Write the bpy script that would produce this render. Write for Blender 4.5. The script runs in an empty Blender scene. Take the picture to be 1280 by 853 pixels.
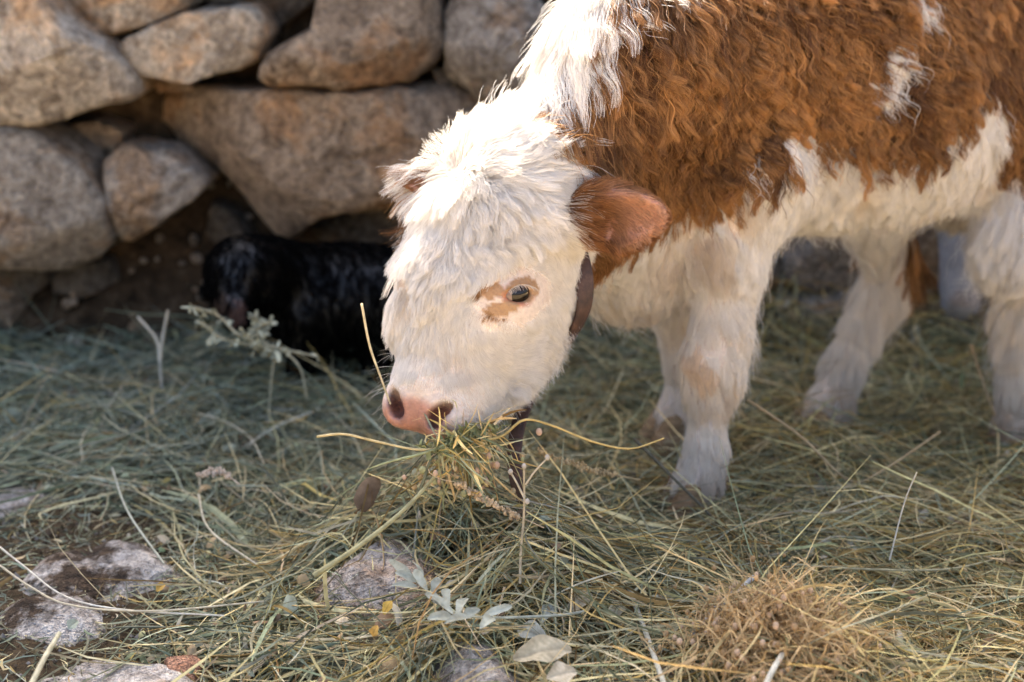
import bpy, math, random
import numpy as np
from mathutils import Vector, kdtree

random.seed(7)
rng = np.random.default_rng(7)
sc = bpy.context.scene
col = sc.collection
R = math.radians

# ------------------------------------------------------------------ camera
CAM_H, PITCH, LENS = 0.78, R(17.0), 50.0
FPX = LENS / 36.0 * 1280.0
cam_d = bpy.data.cameras.new('camera')
cam = bpy.data.objects.new('camera', cam_d)
col.objects.link(cam)
cam.location = (0, 0, CAM_H)
cam.rotation_euler = (math.pi / 2 - PITCH, 0, 0)
cam_d.lens = LENS
cam_d.sensor_width = 36
cam_d.clip_start = 0.02
cam_d.clip_end = 500
cam_d.dof.use_dof = True
cam_d.dof.focus_distance = 1.50
cam_d.dof.aperture_fstop = 3.0
sc.camera = cam

# ------------------------------------------------------------------ sky and sun
SUN_EL, SUN_AZ = R(42), R(-8)          # azimuth measured from +Y towards +X
w = bpy.data.worlds.new('World')
sc.world = w
w.use_nodes = True
nt = w.node_tree
bg = nt.nodes['Background']
sky = nt.nodes.new('ShaderNodeTexSky')
sky.sky_type = 'NISHITA'
sky.sun_disc = False
sky.sun_elevation = SUN_EL
sky.sun_rotation = SUN_AZ
sky.air_density = 0.8
sky.ozone_density = 0.7
sky.dust_density = 7.0
nt.links.new(sky.outputs[0], bg.inputs[0])
bg.inputs[1].default_value = 0.115
sd = bpy.data.lights.new('sun', 'SUN')
sd.energy = 5.0
sd.angle = R(0.55)
sd.color = (1.0, 0.89, 0.74)
so = bpy.data.objects.new('sun', sd)
col.objects.link(so)
tosun = Vector((math.sin(SUN_AZ) * math.cos(SUN_EL), math.cos(SUN_AZ) * math.cos(SUN_EL), math.sin(SUN_EL)))
so.rotation_euler = tosun.to_track_quat('Z', 'Y').to_euler()
so.location = (0, 6, 8)
WALL_TOP = 1.36

sc.view_settings.view_transform = 'Standard'
sc.view_settings.look = 'None'
sc.view_settings.exposure = 2.66
sc.view_settings.gamma = 1.0
sc.view_settings.use_curve_mapping = False
sc.render.engine = 'CYCLES'
cy = sc.cycles
cy.max_bounces = 10
cy.diffuse_bounces = 8
cy.glossy_bounces = 3
cy.transmission_bounces = 8
cy.transparent_max_bounces = 8
cy.sample_clamp_indirect = 6.0
cy.use_denoising = True
cy.adaptive_threshold = 0.003
cy.caustics_reflective = False
cy.caustics_refractive = False

# ------------------------------------------------------------------ small maths
FWD = np.array([0, math.cos(PITCH), -math.sin(PITCH)])
UPC = np.array([0, math.sin(PITCH), math.cos(PITCH)])
RT = np.array([1.0, 0, 0])
CAM = np.array([0, 0, CAM_H])
UP = np.array([0, 0, 1.0])


def ray(px, py):
    return FWD + RT * ((px - 640.0) / FPX) + UPC * ((426.5 - py) / FPX)


def at(px, py, Y):
    d = ray(px, py)
    return CAM + d * (Y / d[1])


def on_ground(px, py, z=0.0):
    d = ray(px, py)
    return CAM + d * ((z - CAM_H) / d[2])


def nrm(v):
    v = np.asarray(v, float)
    return v / (np.linalg.norm(v, axis=-1, keepdims=True) + 1e-12)


def _h(ix, iy, iz, seed):
    n = (ix * 374761393 + iy * 668265263 + iz * 1274126177 + seed * 974711) & 0xFFFFFFFF
    n = ((n ^ (n >> 13)) * 1274126177) & 0xFFFFFFFF
    return ((n ^ (n >> 16)) & 0xFFFF) / 65535.0


def vnoise(p, seed=0):
    p = np.asarray(p, float)
    f = np.floor(p).astype(np.int64)
    t = p - f
    t = t * t * (3 - 2 * t)
    x, y, z = f[..., 0], f[..., 1], f[..., 2]
    r = 0
    for dx in (0, 1):
        wx = t[..., 0] if dx else 1 - t[..., 0]
        for dy in (0, 1):
            wy = t[..., 1] if dy else 1 - t[..., 1]
            for dz in (0, 1):
                wz = t[..., 2] if dz else 1 - t[..., 2]
                r = r + _h(x + dx, y + dy, z + dz, seed) * wx * wy * wz
    return r * 2 - 1


def fbm(p, o=4, seed=0):
    p = np.asarray(p, float)
    r, a = 0, 0.5
    for i in range(o):
        r = r + a * vnoise(p, seed + i * 17)
        p = p * 2.03 + 5.3
        a *= 0.5
    return r


def smin(a, b, k):
    h = np.clip(0.5 + 0.5 * (b - a) / k, 0, 1)
    return b * (1 - h) + a * h - k * h * (1 - h)


def smax(a, b, k):
    return -smin(-a, -b, k)


def s_cone(p, a, b, ra, rb):
    a, b = np.asarray(a, float), np.asarray(b, float)
    ab = b - a
    t = np.clip(((p - a) @ ab) / (ab @ ab), 0, 1)
    return np.linalg.norm(p - a - t[:, None] * ab, axis=1) - (ra + (rb - ra) * t)


def s_ell(p, c, ax, r):
    q = (p - np.asarray(c)) @ np.asarray(ax).T
    r = np.asarray(r, float)
    k0 = np.linalg.norm(q / r, axis=1)
    k1 = np.linalg.norm(q / (r * r), axis=1) + 1e-9
    return k0 * (k0 - 1) / k1


def in_poly(x, y, poly):
    poly = np.asarray(poly, float)
    inside = np.zeros(x.shape, bool)
    j = len(poly) - 1
    for i in range(len(poly)):
        xi, yi = poly[i]
        xj, yj = poly[j]
        c = ((yi > y) != (yj > y)) & (x < (xj - xi) * (y - yi) / (yj - yi + 1e-12) + xi)
        inside ^= c
        j = i
    return inside


# ------------------------------------------------------------------ objects
def link(o, parent=None):
    col.objects.link(o)
    if parent is not None:
        o.parent = parent
    return o


def tag(o, label=None, cat=None, group=None, kind=None):
    if label:
        o['label'] = label
    if cat:
        o['category'] = cat
    if group:
        o['group'] = group
    if kind:
        o['kind'] = kind
    return o


def empty(name, loc, label, cat, group=None):
    o = bpy.data.objects.new(name, None)
    o.empty_display_size = 0.05
    o.location = loc
    link(o)
    return tag(o, label, cat, group)


def mesh_obj(name, V, F, mat, parent=None, smooth=True, colours=None):
    """V (n,3) world points, F (m,3|4) faces; a child's points are moved to its parent's origin."""
    V = np.asarray(V, np.float32)
    F = np.asarray(F, np.int32)
    me = bpy.data.meshes.new(name)
    me.vertices.add(len(V))
    if parent is not None:
        base = np.array(parent.location, np.float32)
        q = parent.parent
        while q is not None:
            base = base + np.array(q.location, np.float32)
            q = q.parent
    else:
        base = np.zeros(3, np.float32)
    me.vertices.foreach_set('co', (V - base).ravel())
    n, k = F.shape
    me.loops.add(n * k)
    me.loops.foreach_set('vertex_index', F.ravel())
    me.polygons.add(n)
    me.polygons.foreach_set('loop_start', np.arange(0, n * k, k, dtype=np.int32))
    me.polygons.foreach_set('use_smooth', np.full(n, smooth))
    me.update(calc_edges=True)
    me.validate()
    if colours is not None:
        a = me.color_attributes.new('col', 'FLOAT_COLOR', 'POINT')
        c = np.ones((len(V), 4), np.float32)
        c[:, :3] = colours
        a.data.foreach_set('color', c.ravel())
    me.materials.append(mat)
    o = bpy.data.objects.new(name, me)
    return link(o, parent)


def curve_obj(name, P, rad, colours, mat, parent):
    """P (n,k,3) hair strands."""
    n, k, _ = P.shape
    hc = bpy.data.hair_curves.new(name)
    hc.add_curves([k] * n)
    base = np.array(parent.location) if parent is not None else np.zeros(3)
    hc.attributes['position'].data.foreach_set('vector', (P - base).astype(np.float32).ravel())
    ra = hc.attributes.get('radius') or hc.attributes.new('radius', 'FLOAT', 'POINT')
    ra.data.foreach_set('value', rad.astype(np.float32).ravel())
    ca = hc.attributes.new('col', 'FLOAT_COLOR', 'CURVE')
    c = np.ones((n, 4), np.float32)
    c[:, :3] = colours
    ca.data.foreach_set('color', c.ravel())
    hc.materials.append(mat)
    o = bpy.data.objects.new(name, hc)
    return link(o, parent)


# ------------------------------------------------------------------ materials
def new_mat(name):
    m = bpy.data.materials.new(name)
    m.use_nodes = True
    t = m.node_tree
    return m, t, t.nodes, t.links, t.nodes['Principled BSDF']


def ramp(N, stops):
    r = N.new('ShaderNodeValToRGB')
    e = r.color_ramp.elements
    e[0].position, e[0].color = stops[0][0], (*stops[0][1], 1)
    e[1].position, e[1].color = stops[-1][0], (*stops[-1][1], 1)
    for p, c in stops[1:-1]:
        x = e.new(p)
        x.color = (*c, 1)
    return r


def noise_n(N, L, scale, detail=6, rough=0.6, co=None, dist=0.0):
    n = N.new('ShaderNodeTexNoise')
    n.inputs['Scale'].default_value = scale
    n.inputs['Detail'].default_value = detail
    n.inputs['Roughness'].default_value = rough
    n.inputs['Distortion'].default_value = dist
    if co is not None:
        L.new(co, n.inputs['Vector'])
    return n


def mix_n(N, L, a, b, f, mode='MIX'):
    m = N.new('ShaderNodeMix')
    m.data_type = 'RGBA'
    m.blend_type = mode
    for s, v in ((6, a), (7, b), (0, f)):
        if isinstance(v, (tuple, list)):
            m.inputs[s].default_value = (*v, 1)
        elif isinstance(v, (int, float)):
            m.inputs[s].default_value = v
        else:
            L.new(v, m.inputs[s])
    return m.outputs[2]


def simple_mat(name, c, rough=0.6, spec=0.3):
    m, t, N, L, b = new_mat(name)
    b.inputs['Base Color'].default_value = (*c, 1)
    b.inputs['Roughness'].default_value = rough
    b.inputs['Specular IOR Level'].default_value = spec
    return m


def stone_mat(name, dirt=0.0):
    m, t, N, L, b = new_mat(name)
    tc = N.new('ShaderNodeTexCoord')
    oi = N.new('ShaderNodeObjectInfo')
    co = tc.outputs['Object']
    big = noise_n(N, L, 7, 5, 0.65, co, 0.4)
    fine = noise_n(N, L, 60, 4, 0.7, co)
    spk = noise_n(N, L, 210, 2, 0.6, co)
    r1 = ramp(N, [(0.3, (0.55, 0.5, 0.46)), (0.5, (1.0, 0.97, 0.93)), (0.62, (1.0, 0.72, 0.48)), (0.8, (0.55, 0.53, 0.5))])
    L.new(big.outputs[0], r1.inputs[0])
    c = mix_n(N, L, oi.outputs['Color'], r1.outputs[0], 0.9, 'MULTIPLY')
    pat = noise_n(N, L, 16, 6, 0.75, co, 1.2)
    rp_ = ramp(N, [(0.36, (0.38, 0.33, 0.28)), (0.5, (1, 1, 1)), (0.6, (1, 1, 1)), (0.68, (1.45, 1.42, 1.35))])
    L.new(pat.outputs[0], rp_.inputs[0])
    c = mix_n(N, L, c, rp_.outputs[0], 0.85, 'MULTIPLY')
    r2 = ramp(N, [(0.38, (0.45, 0.42, 0.4)), (0.55, (1, 1, 1)), (0.72, (1.5, 1.45, 1.4))])
    L.new(fine.outputs[0], r2.inputs[0])
    c = mix_n(N, L, c, r2.outputs[0], 0.75, 'MULTIPLY')
    r3 = ramp(N, [(0.34, (0.25, 0.23, 0.22)), (0.44, (1, 1, 1)), (0.6, (1, 1, 1)), (0.7, (1.7, 1.65, 1.6))])
    L.new(spk.outputs[0], r3.inputs[0])
    c = mix_n(N, L, c, r3.outputs[0], 0.55, 'MULTIPLY')
    if dirt:
        dn = noise_n(N, L, 9, 7, 0.7, co)
        rd = ramp(N, [(0.41, (1, 1, 1)), (0.50, (0, 0, 0))])
        L.new(dn.outputs[0], rd.inputs[0])
        soil = ramp(N, [(0.35, (0.022, 0.014, 0.008)), (0.6, (0.085, 0.055, 0.032)), (0.75, (0.2, 0.15, 0.1))])
        L.new(fine.outputs[0], soil.inputs[0])
        c = mix_n(N, L, c, soil.outputs[0], rd.outputs[0])
    L.new(c, b.inputs['Base Color'])
    b.inputs['Roughness'].default_value = 0.85
    b.inputs['Specular IOR Level'].default_value = 0.25
    bp = N.new('ShaderNodeBump')
    bp.inputs['Strength'].default_value = 1.0
    bp.inputs['Distance'].default_value = 0.012
    ad = N.new('ShaderNodeMath')
    ad.operation = 'ADD'
    L.new(fine.outputs[0], ad.inputs[0])
    L.new(spk.outputs[0], ad.inputs[1])
    L.new(ad.outputs[0], bp.inputs['Height'])
    L.new(bp.outputs[0], b.inputs['Normal'])
    return m


def soil_mat(name, lo, mid, hi, scale=45):
    m, t, N, L, b = new_mat(name)
    tc = N.new('ShaderNodeTexCoord')
    co = tc.outputs['Object']
    a = noise_n(N, L, scale, 6, 0.7, co)
    big = noise_n(N, L, 4, 4, 0.6, co)
    r = ramp(N, [(0.33, lo), (0.55, mid), (0.78, hi)])
    L.new(a.outputs[0], r.inputs[0])
    r2 = ramp(N, [(0.3, (0.6, 0.6, 0.6)), (0.7, (1.25, 1.2, 1.1))])
    L.new(big.outputs[0], r2.inputs[0])
    c = mix_n(N, L, r.outputs[0], r2.outputs[0], 1.0, 'MULTIPLY')
    L.new(c, b.inputs['Base Color'])
    b.inputs['Roughness'].default_value = 0.95
    b.inputs['Specular IOR Level'].default_value = 0.1
    bp = N.new('ShaderNodeBump')
    bp.inputs['Strength'].default_value = 0.9
    bp.inputs['Distance'].default_value = 0.008
    L.new(a.outputs[0], bp.inputs['Height'])
    L.new(bp.outputs[0], b.inputs['Normal'])
    return m


def straw_mat(name):
    """dry plant matter: colour per strand, some light passes through"""
    m, t, N, L, b = new_mat(name)
    at_ = N.new('ShaderNodeAttribute')
    at_.attribute_name = 'col'
    tc = N.new('ShaderNodeTexCoord')
    n1 = noise_n(N, L, 90, 3, 0.6, tc.outputs['Object'])
    r = ramp(N, [(0.3, (0.72, 0.7, 0.66)), (0.7, (1.2, 1.2, 1.2))])
    L.new(n1.outputs[0], r.inputs[0])
    c = mix_n(N, L, at_.outputs['Color'], r.outputs[0], 1.0, 'MULTIPLY')
    L.new(c, b.inputs['Base Color'])
    b.inputs['Roughness'].default_value = 0.6
    b.inputs['Specular IOR Level'].default_value = 0.12
    tr = N.new('ShaderNodeBsdfTranslucent')
    L.new(c, tr.inputs[0])
    mx = N.new('ShaderNodeMixShader')
    mx.inputs[0].default_value = 0.2
    L.new(b.outputs[0], mx.inputs[1])
    L.new(tr.outputs[0], mx.inputs[2])
    L.new(mx.outputs[0], N['Material Output'].inputs[0])
    return m


def fur_mat(name):
    """hair: soft reflection, a weak sheen along the strand, and light passing through"""
    m, t, N, L, b = new_mat(name)
    a = N.new('ShaderNodeAttribute')
    a.attribute_name = 'col'
    hi = N.new('ShaderNodeHairInfo')
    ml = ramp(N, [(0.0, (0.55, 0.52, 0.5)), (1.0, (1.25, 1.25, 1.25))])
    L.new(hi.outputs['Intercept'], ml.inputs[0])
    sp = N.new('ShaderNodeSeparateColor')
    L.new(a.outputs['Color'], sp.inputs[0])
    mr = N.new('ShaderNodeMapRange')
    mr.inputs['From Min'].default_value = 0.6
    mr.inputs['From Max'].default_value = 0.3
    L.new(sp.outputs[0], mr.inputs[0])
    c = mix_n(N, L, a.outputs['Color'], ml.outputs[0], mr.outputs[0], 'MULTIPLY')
    L.new(c, b.inputs['Base Color'])
    b.inputs['Roughness'].default_value = 0.5
    b.inputs['Specular IOR Level'].default_value = 0.35
    tr = N.new('ShaderNodeBsdfTranslucent')
    L.new(c, tr.inputs[0])
    mx = N.new('ShaderNodeMixShader')
    mx.inputs[0].default_value = 0.38
    L.new(b.outputs[0], mx.inputs[1])
    L.new(tr.outputs[0], mx.inputs[2])
    L.new(mx.outputs[0], N['Material Output'].inputs[0])
    return m


def skin_mat(name):
    m, t, N, L, b = new_mat(name)
    a = N.new('ShaderNodeAttribute')
    a.attribute_name = 'col'
    tc = N.new('ShaderNodeTexCoord')
    n1 = noise_n(N, L, 160, 4, 0.65, tc.outputs['Object'])
    r = ramp(N, [(0.3, (0.85, 0.82, 0.8)), (0.7, (1.1, 1.08, 1.06))])
    L.new(n1.outputs[0], r.inputs[0])
    c = mix_n(N, L, a.outputs['Color'], r.outputs[0], 1.0, 'MULTIPLY')
    L.new(c, b.inputs['Base Color'])
    b.inputs['Roughness'].default_value = 0.38
    b.inputs['Specular IOR Level'].default_value = 0.45
    b.inputs['Subsurface Weight'].default_value = 0.12
    b.inputs['Subsurface Radius'].default_value = (0.012, 0.005, 0.003)
    b.inputs['Subsurface Scale'].default_value = 0.3
    bp = N.new('ShaderNodeBump')
    bp.inputs['Strength'].default_value = 0.35
    bp.inputs['Distance'].default_value = 0.002
    vo = N.new('ShaderNodeTexVoronoi')
    vo.inputs['Scale'].default_value = 330
    L.new(tc.outputs['Object'], vo.inputs['Vector'])
    ad = N.new('ShaderNodeMath')
    ad.operation = 'SUBTRACT'
    L.new(n1.outputs[0], ad.inputs[0])
    L.new(vo.outputs[0], ad.inputs[1])
    L.new(ad.outputs[0], bp.inputs['Height'])
    L.new(bp.outputs[0], b.inputs['Normal'])
    return m


M_STONE = stone_mat('granite')
M_ROCK = stone_mat('soiled_granite', 1.0)
M_CORE = soil_mat('dark_earth', (0.016, 0.011, 0.007), (0.06, 0.04, 0.024), (0.17, 0.12, 0.08), 30)
M_GROUND = soil_mat('trodden_earth', (0.03, 0.022, 0.014), (0.085, 0.062, 0.038), (0.2, 0.16, 0.1), 70)


def add_yard(m):
    """the pen's dark soil gives way to pale trodden dust in the open yard in front"""
    t = m.node_tree
    N, L = t.nodes, t.links
    b = N['Principled BSDF']
    old = b.inputs['Base Color'].links[0].from_socket
    g = N.new('ShaderNodeNewGeometry')
    sx = N.new('ShaderNodeSeparateXYZ')
    L.new(g.outputs['Position'], sx.inputs[0])
    n = noise_n(N, L, 3.0, 4, 0.6, g.outputs['Position'])
    ma = N.new('ShaderNodeMath')
    ma.operation = 'MULTIPLY_ADD'
    ma.inputs[1].default_value = 0.5
    L.new(n.outputs[0], ma.inputs[0])
    L.new(sx.outputs[1], ma.inputs[2])
    r = ramp(N, [(1.15, (1, 1, 1)), (1.3, (0, 0, 0))])
    mr = N.new('ShaderNodeMapRange')
    mr.inputs['From Min'].default_value = 1.35
    mr.inputs['From Max'].default_value = 1.15
    L.new(ma.outputs[0], mr.inputs[0])
    N.remove(r)
    dn = noise_n(N, L, 25, 5, 0.65, g.outputs['Position'])
    dr = ramp(N, [(0.3, (0.40, 0.30, 0.17)), (0.7, (0.56, 0.44, 0.27))])
    L.new(dn.outputs[0], dr.inputs[0])
    m2 = N.new('ShaderNodeMath')
    m2.operation = 'MULTIPLY_ADD'
    m2.inputs[1].default_value = -0.4
    L.new(n.outputs[0], m2.inputs[0])
    L.new(sx.outputs[0], m2.inputs[2])
    mr2 = N.new('ShaderNodeMapRange')
    mr2.inputs['From Min'].default_value = 0.95
    mr2.inputs['From Max'].default_value = 1.2
    L.new(m2.outputs[0], mr2.inputs[0])
    mx = N.new('ShaderNodeMath')
    mx.operation = 'MAXIMUM'
    L.new(mr.outputs[0], mx.inputs[0])
    L.new(mr2.outputs[0], mx.inputs[1])
    L.new(mix_n(N, L, old, dr.outputs[0], mx.outputs[0]), b.inputs['Base Color'])


add_yard(M_GROUND)
M_STRAW = straw_mat('dry_hay')
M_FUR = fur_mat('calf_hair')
M_LAMBFUR, _t, _N, _L, _b = new_mat('lamb_wool')
_a = _N.new('ShaderNodeAttribute')
_a.attribute_name = 'col'
_L.new(_a.outputs['Color'], _b.inputs['Base Color'])
_b.inputs['Roughness'].default_value = 0.9
_b.inputs['Specular IOR Level'].default_value = 0.03
M_SKIN = skin_mat('calf_skin')
M_EYE = simple_mat('dark_eye', (0.010, 0.006, 0.004), 0.1, 0.35)
M_SCLERA = simple_mat('eye_white', (0.22, 0.15, 0.12), 0.2, 0.4)
M_LID = simple_mat('eyelid_skin', (0.5, 0.2, 0.11), 0.45, 0.4)


def hoof_mat():
    m, t, N, L, b = new_mat('hoof_horn')
    tc = N.new('ShaderNodeTexCoord')
    mp = N.new('ShaderNodeMapping')
    mp.inputs['Scale'].default_value = (20, 20, 160)
    L.new(tc.outputs['Object'], mp.inputs[0])
    n = noise_n(N, L, 1.0, 4, 0.6, mp.outputs[0])
    r = ramp(N, [(0.3, (0.10, 0.06, 0.03)), (0.6, (0.28, 0.18, 0.10)), (0.8, (0.42, 0.31, 0.20))])
    L.new(n.outputs[0], r.inputs[0])
    L.new(r.outputs[0], b.inputs['Base Color'])
    b.inputs['Roughness'].default_value = 0.85
    b.inputs['Specular IOR Level'].default_value = 0.1
    return m


def leather_mat():
    m, t, N, L, b = new_mat('worn_leather')
    tc = N.new('ShaderNodeTexCoord')
    n = noise_n(N, L, 70, 6, 0.7, tc.outputs['Object'])
    r = ramp(N, [(0.3, (0.022, 0.011, 0.008)), (0.55, (0.06, 0.028, 0.018)), (0.8, (0.15, 0.08, 0.05))])
    L.new(n.outputs[0], r.inputs[0])
    L.new(r.outputs[0], b.inputs['Base Color'])
    b.inputs['Roughness'].default_value = 0.65
    bp = N.new('ShaderNodeBump')
    bp.inputs['Strength'].default_value = 0.5
    bp.inputs['Distance'].default_value = 0.002
    L.new(n.outputs[0], bp.inputs['Height'])
    L.new(bp.outputs[0], b.inputs['Normal'])
    return m


M_HOOF = hoof_mat()
M_LEATHER = leather_mat()


# ------------------------------------------------------------------ ground
def H(x, y):
    """height of the earth under the hay"""
    p = np.stack([x, y, np.zeros_like(x)], -1)
    h = 0.018 * fbm(p * 3.1, 3, 3) + 0.010 * fbm(p * 11, 3, 9)
    h = h + 0.035 * np.exp(-(((x - 0.02) / 0.35) ** 2 + ((y - 1.42) / 0.2) ** 2))
    h = h + 0.04 * np.exp(-(((x + 0.54) / 0.16) ** 2 + ((y - 1.48) / 0.30) ** 2))     # earthy hump, left
    h = h + 0.03 * np.exp(-(((x - 0.3) / 0.14) ** 2 + ((y - 1.28) / 0.09) ** 2))
    h = h + 0.05 * np.exp(-(((y - 2.5) / 0.15) ** 2)) * (x < 0.2)
    return h


def build_ground():
    def axis(lo, hi, a, b, step, growth=1.35):
        v = list(np.arange(a, b + 1e-6, step))
        s = step
        while v[-1] < hi:
            s *= growth
            v.append(v[-1] + s)
        s = step
        while v[0] > lo:
            s *= growth
            v.insert(0, v[0] - s)
        return np.array(v)
    xs = axis(-150, 150, -1.3, 1.6, 0.014)
    ys = axis(-150, 150, 0.9, 2.9, 0.014)
    X, Y = np.meshgrid(xs, ys, indexing='ij')
    near = np.exp(-np.maximum(0, np.hypot(X, Y - 1.6) - 3) / 4)
    Z = H(X.ravel(), Y.ravel()).reshape(X.shape) * near
    p = np.stack([X, Y, X * 0], -1).reshape(-1, 3)
    Z += (0.004 * fbm(p * 42, 3, 21)).reshape(X.shape) * (near > 0.9)
    V = np.stack([X, Y, Z], -1).reshape(-1, 3)
    nx, ny = X.shape
    i, j = np.meshgrid(np.arange(nx - 1), np.arange(ny - 1), indexing='ij')
    a = (i * ny + j).ravel()
    F = np.stack([a, a + ny, a + ny + 1, a + 1], -1)
    o = mesh_obj('ground', V, F, M_GROUND)
    tag(o, 'brown trodden earth under the hay', None, None, 'structure')


build_ground()


# ------------------------------------------------------------------ stone wall
def stone_mesh(C, poly, depth, seed, nphi=64, nth=26, rough=1.0, box=0.34, ax=(RT, UP), out=(0, -1, 0)):
    """a weathered stone whose face outline is poly (2-D, about C), bulging along out"""
    poly = np.asarray(poly, float)
    ph = np.linspace(0, 2 * math.pi, nphi, endpoint=False)
    rr = np.zeros(nphi)
    for i, a in enumerate(ph):
        d = np.array([math.cos(a), math.sin(a)])
        best = 1e9
        for k in range(len(poly)):
            p, q = poly[k], poly[(k + 1) % len(poly)]
            e = q - p
            den = d[0] * e[1] - d[1] * e[0]
            if abs(den) < 1e-9:
                continue
            t = (p[0] * e[1] - p[1] * e[0]) / den
            u = (p[0] * d[1] - p[1] * d[0]) / den
            if t > 0 and -1e-6 <= u <= 1 + 1e-6:
                best = min(best, t)
        rr[i] = best if best < 1e8 else 0.05
    rr = 0.7 * rr + 0.15 * np.roll(rr, 1) + 0.15 * np.roll(rr, -1)
    th = np.linspace(0.0, 1.0, nth)
    th = math.pi * (0.5 + 0.5 * np.sign(th - 0.5) * np.abs(2 * th - 1) ** 0.75)
    s = np.clip(np.sin(th), 0, 1) ** box
    s[0] = s[-1] = 0
    c = np.sign(np.cos(th)) * np.abs(np.cos(th)) ** 0.6
    s, c = s, c
    u = np.outer(s, rr * np.cos(ph))
    v = np.outer(s, rr * np.sin(ph))
    wv = np.outer(c, np.ones(nphi)) * depth
    out = np.asarray(out, float)
    V = C + u[..., None] * ax[0] + v[..., None] * ax[1] + wv[..., None] * out
    V = V.reshape(-1, 3)
    nv = nrm(V - C)
    size = rr.mean()
    off = np.array([seed * 3.17, seed * 1.3, seed * 7.7])
    d = 0.05 * size * fbm((V / size) * 0.9 + off, 3, seed) + 0.13 * size * fbm((V / size) * 3.2 + off, 4, seed + 5)
    d += 0.008 * fbm(V * 45 + off, 4, seed + 9)
    d -= 0.10 * size * np.abs(fbm((V / size) * 2.1 + off + 4.4, 3, seed + 13))
    V = V + nv * d[:, None] * rough * 0.75
    rs = np.random.default_rng(seed)
    for k in range(14):                                  # broken planes
        a, b_ = rs.uniform(-1, 1, 2)
        pn = nrm(out * 0.9 + ax[0] * a + ax[1] * b_)
        m = rs.uniform(0.55, 0.95) * depth
        ex = (V - C) @ pn - (m + size * 0.30 * np.hypot(a, b_))
        V = V - pn * np.maximum(ex, 0)[:, None] * 0.92
    F = []
    for j in range(nth - 1):
        for i in range(nphi):
            i2 = (i + 1) % nphi
            F.append((j * nphi + i, (j + 1) * nphi + i, (j + 1) * nphi + i2, j * nphi + i2))
    return V, np.array(F)


WY = 2.46
wall = empty('stone_wall', (0, 2.62, 0), 'tall dry stone wall of rough brown granite behind the animals', 'wall')


def build_core():
    xs = np.linspace(-3.6, 1.95, 180)
    zs = np.linspace(-0.05, WALL_TOP, 60)
    X, Z = np.meshgrid(xs, zs, indexing='ij')
    p = np.stack([X, Z * 0, Z], -1)
    top = 0.02 * fbm(p * 5, 3, 77)
    Zt = Z + np.where(Z > WALL_TOP - 0.05, top, 0)
    Y = 2.535 + 0.05 * fbm(p * 6, 4, 31) - 0.2 * np.clip((0.26 - Z) / 0.3, 0, 1) ** 1.3
    Vf = np.stack([X, Y, Zt], -1).reshape(-1, 3)
    Vb = np.stack([X, Y * 0 + 3.05, Zt], -1).reshape(-1, 3)
    nx, nz = X.shape
    i, j = np.meshgrid(np.arange(nx - 1), np.arange(nz - 1), indexing='ij')
    a = (i * nz + j).ravel()
    F = np.stack([a, a + nz, a + nz + 1, a + 1], -1)
    n = nx * nz
    Fb = (F + n)[:, ::-1]
    i = np.arange(nx - 1)
    t = i * nz + nz - 1
    Ft = np.stack([t, t + nz, t + nz + n, t + n], -1)
    jj = np.arange(nz - 1)
    s0 = np.stack([jj, jj + 1, jj + 1 + n, jj + n], -1)
    e = (nx - 1) * nz + jj
    s1 = np.stack([e, e + n, e + 1 + n, e + 1], -1)
    mesh_obj('earth_core', np.vstack([Vf, Vb]), np.vstack([F, Fb, Ft, s0, s1]), M_CORE, wall)


build_core()


def build_rubble():
    rs = np.random.default_rng(8)
    V, F, o = [], [], 0
    for k in range(150):
        x, z = rs.uniform(-0.95, 0.1), rs.uniform(0.02, 0.36) 
        v, f = stone_ball(rs.uniform(0.004, 0.012) * (2.0 if k % 12 == 0 else 1), rs)
        y = 2.52 - 0.2 * max(0.0, min(1.0, (0.26 - z) / 0.3)) ** 1.3
        V.append(v + np.array([x, y, z]))
        F.append(f + o)
        o += len(v)
    r = mesh_obj('rubble', np.vstack(V), np.vstack(F), M_STONE, wall)
    r.color = (0.4, 0.34, 0.27, 1)
    r['kind'] = 'stuff'


def stone_ball(r, rs):
    th, ph = np.meshgrid(np.linspace(0, math.pi, 6), np.linspace(0, 2 * math.pi, 8, endpoint=False), indexing='ij')
    q = np.stack([np.sin(th) * np.cos(ph), np.sin(th) * np.sin(ph), np.cos(th)], -1).reshape(-1, 3)
    q = q * rs.uniform(0.6, 1.2, 3) * r * (1 + 0.3 * fbm(q * 1.7 + rs.uniform(0, 50), 2, 3))[:, None]
    return q, np.array([(j * 8 + i, (j + 1) * 8 + i, (j + 1) * 8 + (i + 1) % 8, j * 8 + (i + 1) % 8) for j in range(5) for i in range(8)])


build_rubble()
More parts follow.
